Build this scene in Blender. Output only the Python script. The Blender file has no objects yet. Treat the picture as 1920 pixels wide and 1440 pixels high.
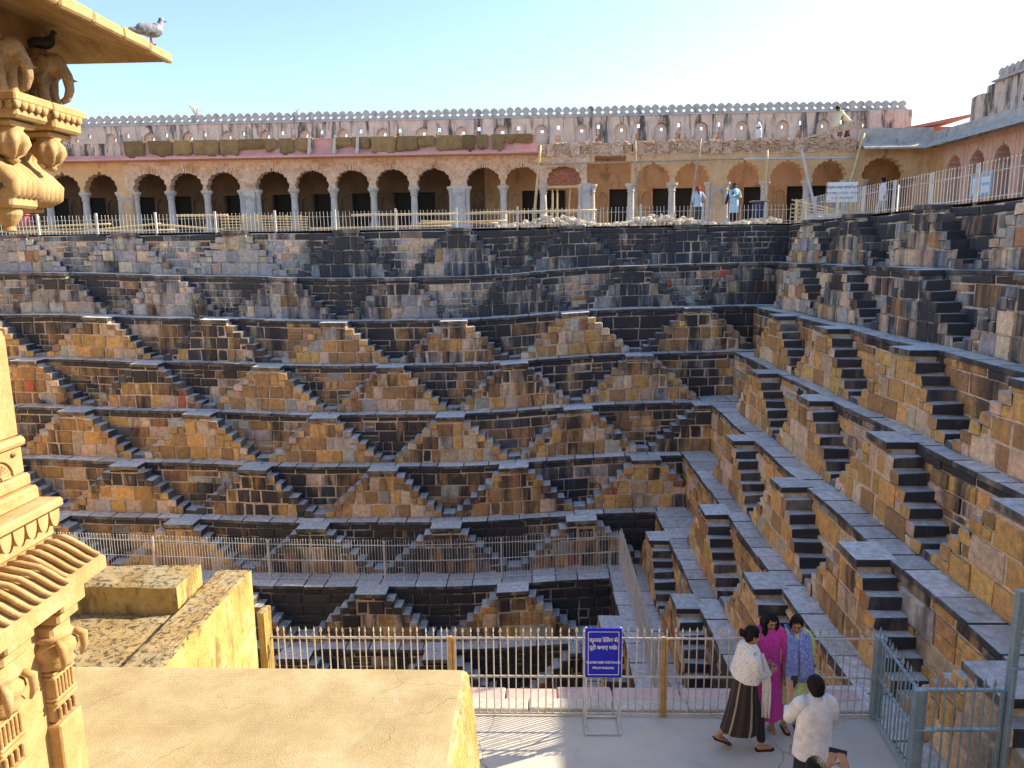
import bpy, bmesh, math, random
from mathutils import Vector, Matrix, noise, Quaternion
R = math.radians
rng = random.Random(7)
scene = bpy.context.scene
COL = scene.collection

# ------------------------------------------------------------------ camera, sky, sun, exposure
PITCH, YAW, ROLL, FPX = 0.17461, 0.03401, -0.0140, 1387.0
fwd = Vector((-math.sin(YAW)*math.cos(PITCH), math.cos(YAW)*math.cos(PITCH), -math.sin(PITCH)))
rgt = Vector((math.cos(YAW), math.sin(YAW), 0)); upv = rgt.cross(fwd)
cr = rgt*math.cos(ROLL) + upv*math.sin(ROLL); cu = -rgt*math.sin(ROLL) + upv*math.cos(ROLL)
cam_d = bpy.data.cameras.new('camera'); cam = bpy.data.objects.new('camera', cam_d); COL.objects.link(cam)
cam_d.sensor_width = 36; cam_d.lens = FPX/1920*36; cam_d.clip_start = 0.05; cam_d.clip_end = 2000
cam.matrix_world = Matrix(((cr.x, cu.x, -fwd.x, 0), (cr.y, cu.y, -fwd.y, 0), (cr.z, cu.z, -fwd.z, 0), (0, 0, 0, 1)))
scene.camera = cam
SUN_EL, SUN_AZ = R(32.2), R(24)                      # azimuth measured from +X towards +Y
sun_to = Vector((math.cos(SUN_EL)*math.cos(SUN_AZ), math.cos(SUN_EL)*math.sin(SUN_AZ), math.sin(SUN_EL)))
world = bpy.data.worlds.new('World'); scene.world = world; world.use_nodes = True
wn = world.node_tree.nodes; wl = world.node_tree.links
sky = wn.new('ShaderNodeTexSky'); sky.sky_type = 'NISHITA'; sky.sun_disc = False
sky.sun_elevation = SUN_EL; sky.sun_rotation = R(90) - SUN_AZ
sky.altitude = 300; sky.air_density = 1.0; sky.dust_density = 1.1; sky.ozone_density = 1.6
wn["Background"].inputs[1].default_value = 0.096
wl.new(sky.outputs[0], wn['Background'].inputs[0])
sd = bpy.data.lights.new('sun', 'SUN'); sun = bpy.data.objects.new('sun', sd); COL.objects.link(sun)
sd.energy = 3.7; sd.angle = R(0.53); sd.color = (1.0, 0.85, 0.60)
sun.rotation_euler = (-sun_to).to_track_quat('-Z', 'Y').to_euler()
scene.view_settings.view_transform = 'Standard'; scene.view_settings.look = 'None'
scene.view_settings.exposure = 1.72; scene.view_settings.gamma = 1.0
scene.view_settings.use_curve_mapping = False
scene.cycles.max_bounces = 6; scene.cycles.diffuse_bounces = 4

# ------------------------------------------------------------------ helpers
WL = {}
def tag(o, label=None, cat=None, group=None, kind=None):
    if label: o['label'] = label
    if cat: o['category'] = cat
    if group: o['group'] = group
    if kind: o['kind'] = kind
    return o
def attach(o, parent):
    if parent is not None:
        o.parent = parent; o.matrix_parent_inverse = Matrix.Translation(-WL[parent.name])
def empty(name, loc=(0, 0, 0), label=None, cat=None, group=None):
    o = bpy.data.objects.new(name, None); COL.objects.link(o); o.location = loc
    o.empty_display_size = .2; WL[o.name] = Vector(loc)
    return tag(o, label, cat, group)
class MB:
    """collects faces in world coordinates, with a colour (and stain in alpha) for each face"""
    def __init__(s): s.v = []; s.f = []; s.c = []; s.mi = []; s.sm = False
    def add(s, vs, fs, col=(1, 1, 1, 0), mi=0):
        b = len(s.v); s.v.extend(vs)
        for f in fs: s.f.append([i+b for i in f]); s.c.append(col); s.mi.append(mi)
    def mesh(s, name, centre=True):
        me = bpy.data.meshes.new(name)
        if centre and s.v:
            lo = [min(v[i] for v in s.v) for i in range(3)]; hi = [max(v[i] for v in s.v) for i in range(3)]
            c = Vector(((lo[0]+hi[0])/2, (lo[1]+hi[1])/2, lo[2]))
        else: c = Vector((0, 0, 0))
        me.from_pydata([(v[0]-c.x, v[1]-c.y, v[2]-c.z) for v in s.v], [], s.f)
        at = me.color_attributes.new('tint', 'FLOAT_COLOR', 'CORNER')
        buf = []
        for f, col in zip(s.f, s.c): buf.extend(tuple(col)*len(f))
        at.data.foreach_set('color', buf)
        me.polygons.foreach_set('material_index', s.mi)
        if s.sm: me.polygons.foreach_set('use_smooth', [True]*len(s.f))
        return me, c
    def build(s, name, mat, parent=None, kind=None):
        me, c = s.mesh(name)
        for m in (mat if isinstance(mat, (list, tuple)) else [mat]): me.materials.append(m)
        return put(name, me, c, parent, kind=kind)
def put(name, me, loc=(0, 0, 0), parent=None, rot=None, kind=None, scale=None):
    o = bpy.data.objects.new(name, me); COL.objects.link(o); o.location = loc
    if rot is not None: o.rotation_euler = rot
    if scale is not None: o.scale = scale if hasattr(scale, '__len__') else (scale,)*3
    WL[o.name] = Vector(loc); attach(o, parent)
    if kind: o['kind'] = kind
    return o
BOXF = [(0, 3, 2, 1), (4, 5, 6, 7), (0, 1, 5, 4), (1, 2, 6, 5), (2, 3, 7, 6), (3, 0, 4, 7)]
ident = lambda s, d, z: (s, d, z)
def box(mb, x0, x1, y0, y1, z0, z1, col=(1, 1, 1, 0), mp=ident, j=0.0, mi=0):
    J = (lambda: rng.uniform(-j, j)) if j else (lambda: 0.0)
    vs = [mp(x+J(), y+J(), z+J()) for z in (z0, z1) for x, y in ((x0, y0), (x1, y0), (x1, y1), (x0, y1))]
    mb.add(vs, BOXF, col, mi)
def bevbox(mb, x0, x1, y0, y1, z0, z1, b=.01, col=(1, 1, 1, 0), mp=ident, j=0.0, mi=0):
    """box with all edges chamfered"""
    J = (lambda: rng.uniform(-j, j)) if j else (lambda: 0.0)
    b = min(b, (x1-x0)/2.2, (y1-y0)/2.2, (z1-z0)/2.2)
    key = {}; vs = []
    for ix, x in enumerate((x0, x1)):
        for iy, y in enumerate((y0, y1)):
            for iz, z in enumerate((z0, z1)):
                jx, jy, jz = J(), J(), J()
                sx, sy, sz = (1, -1)[ix], (1, -1)[iy], (1, -1)[iz]
                for a in range(3):
                    p = [x+jx+sx*b, y+jy+sy*b, z+jz+sz*b]
                    q = (x+jx, y+jy, z+jz); p[a] = q[a]
                    key[ix, iy, iz, a] = len(vs); vs.append(mp(*p))
    F = []
    K = lambda i, j2, k, a: key[i, j2, k, a]
    for i in (0, 1):
        F.append([K(i, 0, 0, 0), K(i, 1, 0, 0), K(i, 1, 1, 0), K(i, 0, 1, 0)] if i else [K(i, 0, 1, 0), K(i, 1, 1, 0), K(i, 1, 0, 0), K(i, 0, 0, 0)])
        F.append([K(0, i, 0, 1), K(0, i, 1, 1), K(1, i, 1, 1), K(1, i, 0, 1)] if i else [K(1, i, 0, 1), K(1, i, 1, 1), K(0, i, 1, 1), K(0, i, 0, 1)])
        F.append([K(0, 0, i, 2), K(1, 0, i, 2), K(1, 1, i, 2), K(0, 1, i, 2)] if i else [K(0, 1, i, 2), K(1, 1, i, 2), K(1, 0, i, 2), K(0, 0, i, 2)])
    for i in (0, 1):
        for k in (0, 1):
            F.append([K(i, k, 0, 0), K(i, k, 1, 0), K(i, k, 1, 1), K(i, k, 0, 1)])
            F.append([K(i, 0, k, 0), K(i, 1, k, 0), K(i, 1, k, 2), K(i, 0, k, 2)])
            F.append([K(0, i, k, 1), K(1, i, k, 1), K(1, i, k, 2), K(0, i, k, 2)])
            for m in (0, 1): F.append([K(i, k, m, 0), K(i, k, m, 1), K(i, k, m, 2)])
    mb.add(vs, F, col, mi)
def frame_of(d):
    d = Vector(d).normalized(); a = Vector((0, 0, 1)) if abs(d.z) < .9 else Vector((1, 0, 0))
    u = d.cross(a).normalized(); return u, d.cross(u).normalized()
def tube(mb, pts, rad, n=8, col=(1, 1, 1, 0), caps=True, mi=0, flat=1.0):
    """a swept tube; rad is a number or one for each point"""
    pts = [Vector(p) for p in pts]; b = len(mb.v); vs = []; fs = []
    rr = rad if hasattr(rad, '__len__') else [rad]*len(pts)
    u = None
    for i, p in enumerate(pts):
        t = (pts[min(i+1, len(pts)-1)] - pts[max(i-1, 0)]).normalized()
        if u is None: u, w = frame_of(t)
        else:
            u = (u - t*u.dot(t)); u = u.normalized() if u.length > 1e-6 else frame_of(t)[0]; w = t.cross(u)
        for k in range(n):
            a = 2*math.pi*k/n; vs.append(tuple(p + u*math.cos(a)*rr[i] + w*math.sin(a)*rr[i]*flat))
    for i in range(len(pts)-1):
        for k in range(n):
            a, c = i*n+k, i*n+(k+1) % n; fs.append((a, c, c+n, a+n))
    if caps: fs.append(tuple(range(n-1, -1, -1))); fs.append(tuple(range((len(pts)-1)*n, len(pts)*n)))
    mb.add(vs, fs, col, mi)
def lathe(mb, prof, c=(0, 0, 0), n=16, col=(1, 1, 1, 0), mi=0, mod=None, sx=1, sy=1):
    """prof: list of (radius, z) from bottom to top"""
    vs = []; fs = []
    for i, (r, z) in enumerate(prof):
        for k in range(n):
            a = 2*math.pi*k/n; q = r*(mod(a, i) if mod else 1)
            vs.append((c[0]+q*math.cos(a)*sx, c[1]+q*math.sin(a)*sy, c[2]+z))
    for i in range(len(prof)-1):
        for k in range(n):
            a, d = i*n+k, i*n+(k+1) % n; fs.append((a, d, d+n, a+n))
    fs.append(tuple(range(n-1, -1, -1))); fs.append(tuple(range((len(prof)-1)*n, len(prof)*n)))
    mb.add(vs, fs, col, mi)
def project(p):
    p = Vector(p); d = p.dot(fwd)
    if d <= .1: return None
    return 960+FPX*p.dot(cr)/d, 720-FPX*p.dot(cu)/d, d

# ------------------------------------------------------------------ materials
def new_mat(name):
    m = bpy.data.materials.new(name); m.use_nodes = True
    nt = m.node_tree; return m, nt.nodes, nt.links, nt.nodes['Principled BSDF']
def nd(N, t, **kw):
    n = N.new(t)
    for k, v in kw.items():
        if k == 'i':
            for a, b in v.items(): n.inputs[a].default_value = b
        else: setattr(n, k, v)
    return n
def ramp(N, L, src, stops):
    r = N.new('ShaderNodeValToRGB'); e = r.color_ramp.elements
    while len(e) < len(stops): e.new(.5)
    for x, (p, c) in zip(e, stops):
        x.position = p; x.color = (c, c, c, 1) if not hasattr(c, '__len__') else (*c, 1)
    L.new(src, r.inputs[0]); return r.outputs[0]
def mix(N, L, fac, a, b, mode='MIX'):
    m = N.new('ShaderNodeMix'); m.data_type = 'RGBA'; m.blend_type = mode
    for s, v in ((0, fac), (6, a), (7, b)):
        if hasattr(v, 'is_linked') or isinstance(v, bpy.types.NodeSocket): L.new(v, m.inputs[s])
        else: m.inputs[s].default_value = v if s == 0 else (*v, 1)
    return m.outputs[2]
def noise_n(N, L, vec, scale, detail=4, rough=.6, dist=0.0):
    n = nd(N, 'ShaderNodeTexNoise', i={'Scale': scale, 'Detail': detail, 'Roughness': rough, 'Distortion': dist})
    if vec is not None: L.new(vec, n.inputs['Vector'])
    return n.outputs[0]
def wpos(N, L, scale=(1, 1, 1)):
    g = N.new('ShaderNodeNewGeometry'); mp = N.new('ShaderNodeMapping'); mp.inputs['Scale'].default_value = scale
    L.new(g.outputs['Position'], mp.inputs[0]); return mp.outputs[0]
def bump(N, L, B, h, strength=.3, dist=.02):
    b = nd(N, 'ShaderNodeBump', i={'Strength': strength, 'Distance': dist}); L.new(h, b.inputs['Height']); L.new(b.outputs[0], B.inputs['Normal'])

def mat_stone(name='wall_stone', dark=(.013, .017, .028), rough=.62, bstr=.55):
    """colour from the piece's own tint; rain stains in vertical streaks, as strong as the piece's stain value"""
    m, N, L, B = new_mat(name)
    at = nd(N, 'ShaderNodeAttribute', attribute_name='tint')
    p = wpos(N, L)
    n1 = noise_n(N, L, p, 7, 6, .65); n2 = noise_n(N, L, p, 45, 4, .7)
    k = ramp(N, L, n1, [(.25, .55), (.75, 1.4)])
    c = mix(N, L, 1.0, at.outputs['Color'], k, 'MULTIPLY')
    k2 = ramp(N, L, n2, [(.3, .72), (.7, 1.25)])
    c = mix(N, L, 1.0, c, k2, 'MULTIPLY')
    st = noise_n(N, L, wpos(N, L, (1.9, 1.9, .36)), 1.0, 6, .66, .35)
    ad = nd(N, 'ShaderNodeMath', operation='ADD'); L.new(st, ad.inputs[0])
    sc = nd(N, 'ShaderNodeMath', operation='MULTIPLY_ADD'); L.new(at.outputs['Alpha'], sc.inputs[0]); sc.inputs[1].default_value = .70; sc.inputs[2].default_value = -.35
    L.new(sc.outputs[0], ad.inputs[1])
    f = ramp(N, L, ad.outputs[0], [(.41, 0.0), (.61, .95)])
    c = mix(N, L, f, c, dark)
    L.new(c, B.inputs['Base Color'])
    rr = ramp(N, L, n1, [(.2, rough-.12), (.8, rough+.2)]); L.new(rr, B.inputs['Roughness'])
    h = mix(N, L, .45, n1, n2); bump(N, L, B, h, bstr, .03)
    return m
def mat_noise(name, stops, scale=3, rough=.85, bstr=.3, bscale=40, bdist=.01, stain=None, fine=.25, aniso=(1, 1, 1), metal=0.0, cracks=None):
    """stops: colour ramp over a noise; stain=(colour, scale vector, low, high) adds streaks or blotches"""
    m, N, L, B = new_mat(name)
    p = wpos(N, L, aniso)
    n1 = noise_n(N, L, p, scale, 8, .65)
    c = ramp(N, L, n1, stops)
    n2 = noise_n(N, L, wpos(N, L), bscale, 5, .7)
    if fine:
        k = ramp(N, L, n2, [(.25, 1-fine), (.75, 1+fine)]); c = mix(N, L, 1.0, c, k, 'MULTIPLY')
    for s in ([stain] if stain and not isinstance(stain, list) else (stain or [])):
        s1 = noise_n(N, L, wpos(N, L, s[1]), 1.0, 7, .7, .4)
        f = ramp(N, L, s1, [(s[2], 0.0), (s[3], s[4] if len(s) > 4 else .9)]); c = mix(N, L, f, c, s[0])
    h = n2
    if cracks:                                               # (scale, width, colour): wandering hairline cracks, broken up by a noise
        w1 = nd(N, 'ShaderNodeTexNoise', i={'Scale': cracks[0]*2.5, 'Detail': 5.0}); L.new(wpos(N, L), w1.inputs['Vector'])
        va = nd(N, 'ShaderNodeVectorMath', operation='MULTIPLY_ADD'); L.new(w1.outputs['Color'], va.inputs[0]); va.inputs[1].default_value = (.5/cracks[0],)*3; L.new(wpos(N, L), va.inputs[2])
        vo = nd(N, 'ShaderNodeTexVoronoi', feature='DISTANCE_TO_EDGE', i={'Scale': cracks[0]}); L.new(va.outputs[0], vo.inputs['Vector'])
        f = ramp(N, L, vo.outputs['Distance'], [(cracks[1]*.3, 1.0), (cracks[1], 0.0)])
        g = ramp(N, L, noise_n(N, L, wpos(N, L), cracks[0]*.9, 2, .5), [(.47, 0.0), (.55, 1.0)])
        f = mix(N, L, 1.0, f, g, 'MULTIPLY'); c = mix(N, L, f, c, cracks[2])
        h = mix(N, L, f, n2, (0, 0, 0))
    L.new(c, B.inputs['Base Color']); B.inputs['Roughness'].default_value = rough; B.inputs['Metallic'].default_value = metal
    if bstr: bump(N, L, B, h, bstr, bdist)
    return m
def mat_plain(name, col, rough=.6, metal=0.0, var=.12, scale=30, bstr=0.0):
    c = tuple(col)
    return mat_noise(name, [(.3, tuple(x*(1-var) for x in c)), (.7, tuple(min(1, x*(1+var)) for x in c))], scale, rough, bstr, 60, .005, fine=0, metal=metal)
M = {}
M['stone'] = mat_stone()
M['mortar'] = mat_stone('mortar', (.07, .066, .064), .8, .7)
M['slate'] = mat_stone('slate_step', (.03, .033, .042), .5, .4)
M['water'] = mat_plain('dark_water', (.02, .03, .025), .08)
M['ground'] = mat_noise('dry_ground', [(.3, (.30, .23, .16)), (.7, (.46, .38, .29))], .8, .95, .4, 25, .02)
# ------------------------------------------------------------------ the stepwell
ZT = [1.08, -.50, -2.14, -3.77, -5.47, -7.18, -8.93, -10.6, -12.3, -14.0, -15.7]
RX = [10.4, 9.5, 8.45, 7.5, 6.32, 5.25, 4.13, 2.4, 1.35, .3]       # recessed wall planes, right wall (x) and far wall (y)
RY = [31.3, 30.15, 29.05, 28.0, 26.95, 25.9, 24.85, 23.25, 22.2, 21.15]
PROT = .60
def sag(x, z):
    """the far terraces dip towards their middle"""
    if x > 6 or x < -23: a = 0
    elif x > -5: a = .5+.5*math.cos(math.pi*(x+5)/11)
    else: a = .5+.5*math.cos(math.pi*(x+5)/18)
    return -.42*a*min(1, max(0, (1.05-z)/1.5))
def mp_far(s, d, z): return (s, -d, z+sag(s, z)+.02*math.sin(s*.9))
def mp_right(s, d, z): return (-d, s, z+.018*math.sin(s*1.3))
def mp_left(s, d, z): return (d, s, z)
GOLD, BROWN, TAN, GREY, RED, DARK, OLIVE, SL = (.58, .335, .115), (.38, .215, .095), (.60, .44, .30), (.42, .38, .34), (.46, .11, .07), (.11, .10, .10), (.34, .26, .12), (.33, .32, .33)
def pick(*opts):
    t = rng.random()*sum(w for _, w in opts)
    for c, w in opts:
        t -= w
        if t <= 0: break
    k = rng.uniform(.76, 1.2)
    return tuple(min(.8, x*k*rng.uniform(.94, 1.06)) for x in c)
STONEF = [(0, 1, 2, 3), (4, 5, 1, 0), (5, 6, 2, 1), (6, 7, 3, 2), (7, 4, 0, 3), (8, 9, 5, 4), (9, 10, 6, 5), (10, 11, 7, 6), (11, 8, 4, 7)]
def stone_verts(mp, s0, s1, z0, z1, d, gap=.02, proud=.03, jit=.017):
    """a squared block: front face, chamfer, sides running back into the wall"""
    J = lambda: rng.uniform(-jit, jit)
    c = min(.045, (s1-s0)*.18, (z1-z0)*.18); dd = d+rng.uniform(-.016, .04)
    co = [(s0+gap+J(), z0+gap+J()), (s1-gap+J(), z0+gap+J()), (s1-gap+J(), z1-gap+J()), (s0+gap+J(), z1-gap+J())]
    ins = [(1, 1), (-1, 1), (-1, -1), (1, -1)]
    vs = [mp(a+c*i*rng.uniform(.5, 1.4), dd+rng.uniform(-.006, .006), b+c*k*rng.uniform(.5, 1.4)) for (a, b), (i, k) in zip(co, ins)]
    vs += [mp(a, dd-.022, b) for a, b in co]
    vs += [mp(a, d-.1, b) for a, b in co]
    return vs
class Wall:
    def __init__(w, label, mp, name='stepwell_wall', base=(0, 0, 0)):
        w.mp = mp; w.o = empty(name, base, label, 'stone wall'); w.o['kind'] = 'thing'; w.st = []; w.steps = []; w.slabs = []
    def stone(w, parent, s0, s1, z0, z1, d, col, stain, **k):
        if s1-s0 < .06 or z1-z0 < .05: return
        w.st.append((parent, stone_verts(w.mp, s0, s1, z0, z1, d, **k), (*col, stain), (s1-s0)*(z1-z0)))
    def finish(w, n_stone=300, n_step=300, n_slab=300):
        for lst, n, nm, rest, mat in ((w.st, n_stone, 'stone', 'stonework', M['stone']), (w.steps, n_step, 'step', 'stepwork', M['slate']), (w.slabs, n_slab, 'paving_slab', 'paving', M['slate'])):
            def key(t):
                q = project(t[1][0])
                if q is None or not (-20 < q[0] < 1940 and 400 < q[1] < 1445): return 0
                if q[1] > 1230 and q[0] < 1230: return 0
                return t[3]/q[2]**2
            lst.sort(key=key, reverse=True)
            mbr = MB()
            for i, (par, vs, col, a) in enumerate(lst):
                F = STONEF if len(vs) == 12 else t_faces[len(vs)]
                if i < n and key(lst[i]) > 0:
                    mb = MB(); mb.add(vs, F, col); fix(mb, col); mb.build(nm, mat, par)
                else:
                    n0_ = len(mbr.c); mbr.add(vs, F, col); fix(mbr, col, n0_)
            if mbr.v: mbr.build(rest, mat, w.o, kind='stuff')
_tmp = MB(); bevbox(_tmp, 0, 1, 0, 1, 0, 1, .1); t_faces = {24: _tmp.f}
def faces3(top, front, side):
    """paler worn tread, faced front, risers dark with dirt and painted-in shade"""
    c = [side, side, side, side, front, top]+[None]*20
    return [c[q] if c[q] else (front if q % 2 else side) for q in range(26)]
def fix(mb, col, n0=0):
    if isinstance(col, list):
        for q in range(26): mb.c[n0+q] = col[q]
def bev_verts(*a, **k):
    mb = MB(); bevbox(mb, *a, **k); return mb.v
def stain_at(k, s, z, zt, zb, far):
    """where rain has blackened the wall: upper tiers, and blotches elsewhere; lowest tiers set darkest"""
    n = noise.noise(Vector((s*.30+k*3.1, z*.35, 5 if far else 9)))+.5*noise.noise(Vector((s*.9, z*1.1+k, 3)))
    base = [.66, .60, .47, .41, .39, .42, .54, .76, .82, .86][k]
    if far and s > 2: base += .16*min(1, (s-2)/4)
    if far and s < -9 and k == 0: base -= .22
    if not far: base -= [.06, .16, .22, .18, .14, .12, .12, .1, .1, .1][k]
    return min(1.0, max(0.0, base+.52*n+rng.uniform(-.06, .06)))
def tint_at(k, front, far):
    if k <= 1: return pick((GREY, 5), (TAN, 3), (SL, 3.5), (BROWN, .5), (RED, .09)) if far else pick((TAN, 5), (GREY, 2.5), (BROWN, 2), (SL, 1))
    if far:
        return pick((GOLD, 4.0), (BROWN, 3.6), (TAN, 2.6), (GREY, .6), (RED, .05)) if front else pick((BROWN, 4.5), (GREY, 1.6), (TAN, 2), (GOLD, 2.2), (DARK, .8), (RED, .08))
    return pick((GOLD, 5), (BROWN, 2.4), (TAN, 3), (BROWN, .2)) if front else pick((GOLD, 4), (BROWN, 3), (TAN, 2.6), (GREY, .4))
def make_tiers(W, far, pyr, s0, s1_of, tread, thw, ntier=10):
    mp = W.mp
    PL = RY if far else RX
    for k in range(ntier):
        zt, zb = ZT[k], ZT[k+1]; d = -PL[k]; s1 = s1_of(k)
        mb = MB()                                              # rubble and mortar behind the facing
        n = max(2, int((s1+1-s0)/1.3))
        for i in range(n):
            a, b = s0+(s1+.6-s0)*i/n, s0+(s1+.6-s0)*(i+1)/n
            box(mb, a, b, d-1.6, d-.03, zb-.12, zt-.1, (.60, .48, .37, max(0, stain_at(k, (a+b)/2, (zt+zb)/2, zt, zb, far)-.18)), mp)
        mb.build('masonry', M['mortar'], W.o)
        nr = 7; rh = (zt-zb)/nr
        hw = [thw+tread*(nr-1-r) for r in range(nr)]
        cs = pyr[k]
        def inside(a, b, zz):
            r = min(nr-1, max(0, int((zz-zb-.01)/rh)))
            return any(a > c-hw[r]+.02 and b < c+hw[r]-.02 for c in cs)
        # ---- recessed wall facing
        hs = []; z = zb
        lo, hi = ((.17, .36) if k < 2 else (.26, .46)) if far else ((.26, .5) if k < 2 else (.34, .52))
        top = zt-.10-(.19 if k else .24)
        while top-z > hi+.05:
            h = rng.uniform(lo, hi)
            if top-z-h < lo: h = (top-z)/2
            hs.append((z, z+h)); z += h
        hs.append((z, top)); hs.append((top, zt-.1))
        for ci, (za, zc) in enumerate(hs):
            s = s0+rng.uniform(0, .3); coping = ci == len(hs)-1
            while s < s1:
                wd = rng.uniform(.55, 1.2) if coping else rng.uniform(.28, .95)*(1.0 if far else 1.15)*min(1.3, max(.6, (zc-za)/.36))
                e = min(s+wd, s1)
                if s1-e < .15: e = s1
                if not inside(s, e, zc):
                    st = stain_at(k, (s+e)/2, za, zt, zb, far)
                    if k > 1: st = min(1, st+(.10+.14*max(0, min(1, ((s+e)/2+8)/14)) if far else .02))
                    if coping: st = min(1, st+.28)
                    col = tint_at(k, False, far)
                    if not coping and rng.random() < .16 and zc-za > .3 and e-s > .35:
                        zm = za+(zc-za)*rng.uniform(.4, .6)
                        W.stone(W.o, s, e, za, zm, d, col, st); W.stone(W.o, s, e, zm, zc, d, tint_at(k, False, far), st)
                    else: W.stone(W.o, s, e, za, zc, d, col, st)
                s = e
        # ---- ledge paving on top of this tier
        if k:
            dl = -PL[k-1]; s = s0
            send = (RX[k-1] if far else RY[k]-.045)
            while s < send:
                e = min(s+rng.uniform(.6, 1.25), send)
                if send-e < .3: e = send
                zz = zt+rng.uniform(-.006, .006)
                g = rng.uniform(.8, 1.2)
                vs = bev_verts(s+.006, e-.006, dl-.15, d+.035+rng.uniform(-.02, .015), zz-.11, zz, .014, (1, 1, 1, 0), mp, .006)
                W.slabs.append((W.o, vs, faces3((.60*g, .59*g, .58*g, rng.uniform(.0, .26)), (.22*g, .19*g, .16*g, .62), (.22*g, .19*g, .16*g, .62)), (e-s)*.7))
                s = e
        # ---- stair pyramids against the wall
        pd = ([.16, .34] if far else [.45, .55])[k] if k < 2 else PROT
        for c in cs:
            mb = MB(); ext = []
            for r in range(nr):
                a, b = c-hw[r], min(c+hw[r], s1)
                if a >= s1-.1 or b < s0: ext.append(None); continue
                ext.append((a, b))
                ns = 3 if far else 2
                for q in range(ns):
                    box(mb, a+.03+(b-a-.06)*q/ns, a+.03+(b-a-.06)*(q+1)/ns, d-.05, d+pd-.02, zb+rh*r-.04, zb+rh*(r+1)-.03, (.62, .49, .36, (.5 if k < 2 else .15)), mp)
            if not mb.v: continue
            P = mb.build('stair_pyramid', M['mortar'], W.o)
            for r in range(nr):
                if ext[r] is None: continue
                a, b = ext[r]; z0, z1 = zb+rh*r, zb+rh*(r+1)
                cut = b < c+hw[r]-.01
                bl = tread+.06
                if r < nr-1:
                    for (u0, u1) in [(a, a+bl)]+([] if cut else [(b-bl, b)]):
                        u0, u1 = u0+rng.uniform(-.02, .012), u1+rng.uniform(-.012, .02)
                        g = rng.uniform(.7, 1.15)
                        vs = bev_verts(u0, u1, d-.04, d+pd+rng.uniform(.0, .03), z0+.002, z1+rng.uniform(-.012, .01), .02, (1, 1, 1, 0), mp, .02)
                        W.steps.append((P, vs, faces3((.60*g, .59*g, .57*g, rng.uniform(0, .26)+(.2 if k > 6 else 0)), (*tint_at(k, True, far), max(0, stain_at(k, c, z0, zt, zb, far)-.05)), (.20*g, .17*g, .15*g, rng.uniform(.3, .8) if far else rng.uniform(.5, .95))), tread*rh*4))  # riser colour carries painted shade besides the dirt
                else:
                    g = rng.uniform(.85, 1.15)
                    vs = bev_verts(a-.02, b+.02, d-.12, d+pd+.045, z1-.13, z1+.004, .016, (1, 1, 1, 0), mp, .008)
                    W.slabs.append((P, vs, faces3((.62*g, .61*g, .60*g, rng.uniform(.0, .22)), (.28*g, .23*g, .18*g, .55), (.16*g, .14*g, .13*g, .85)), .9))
            # facing stones of the front, two step rows to a course
            r = 0; dF = d+pd
            while r < nr:
                two = r+1 < nr-1 and ext[r+1] is not None
                if ext[r] is None: r += 1; continue
                a, b = ext[r]; cut = b < c+hw[r]-.01
                off = tread+.05
                zc0, zc1 = zb+rh*r, zb+rh*(r+2 if two else r+1)
                if r == nr-1: off = 0; zc1 -= .13
                if two: a2, b2 = ext[r+1]; a2 += off; b2 = b2-(0 if b2 < c+hw[r+1]-.01 else off)
                else: a2, b2 = a+off, b-(0 if cut else off)
                st0 = stain_at(k, c, zc0, zt, zb, far)
                s = a2
                while s < b2-.01:
                    e = min(s+(rng.uniform(.3, .66) if far else rng.uniform(.38, .85))*(1.15 if far and rng.random() < .2 else 1), b2)
                    if b2-e < .2: e = b2
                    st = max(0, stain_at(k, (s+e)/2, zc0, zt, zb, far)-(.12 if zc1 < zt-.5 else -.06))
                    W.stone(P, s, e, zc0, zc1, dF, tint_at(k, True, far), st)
                    s = e
                if two:                                       # small end stones of the lower row
                    a0, b0 = a+off, b-off
                    if a2-a0 > .08: W.stone(P, a0, a2, zc0, zc0+rh, dF, tint_at(k, True, far), st0)
                    if not cut and b0-b2 > .08: W.stone(P, b2, b0, zc0, zc0+rh, dF, tint_at(k, True, far), st0)
                    r += 2
                else: r += 1
        # ---- low landings where two flights meet
        for c in cs:
            a, b = c+hw[0]+.0, None
            nx = [q for q in cs if q > c+.5]
            if nx:
                b = min(nx)-hw[0]
                if .12 < b-a < 1.2 and b < s1:
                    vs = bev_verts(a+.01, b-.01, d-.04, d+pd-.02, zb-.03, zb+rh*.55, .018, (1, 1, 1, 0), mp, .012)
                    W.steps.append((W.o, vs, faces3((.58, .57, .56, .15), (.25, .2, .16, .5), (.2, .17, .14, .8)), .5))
def far_centres(k):
    off = -.85 if k % 2 else -3.2
    return [off+4.7*n for n in range(-6, 4) if off+4.7*n-.45 < RX[k] and off+4.7*n > -26.5]
pr = {0: [28.1, 24.4, 19.8, 15.4, 11.1, 6.8], 1: [26.3, 22.5, 18.1, 13.8, 9.5, 5.2], 2: [24.75, 20.55, 16.1, 11.9, 7.6], 3: [23.35, 19.0, 14.8, 10.55, 6.3],
      4: [21.5, 17.2, 13.1, 8.9, 4.7], 5: [20.05, 15.45, 11.0], 6: [22.55, 18.05, 13.6], 7: [20.0, 15.6, 11.2], 8: [17.8, 13.4], 9: [15.5, 11.2]}
far_wall = Wall('far terraced wall of the stepwell, facing the viewer, with rows of stepped triangles', mp_far, base=(-6, 31, -10))
make_tiers(far_wall, True, [far_centres(k) for k in range(10)], -27.0, lambda k: RX[k], .262, .52)
far_wall.finish()
right_wall = Wall('right-hand terraced wall of the stepwell running back from the gate to the corner', mp_right, base=(10, 17, -10))
make_tiers(right_wall, False, [pr[k] for k in range(10)], 3.2, lambda k: RY[k], .255, .42)
right_wall.finish()
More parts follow.
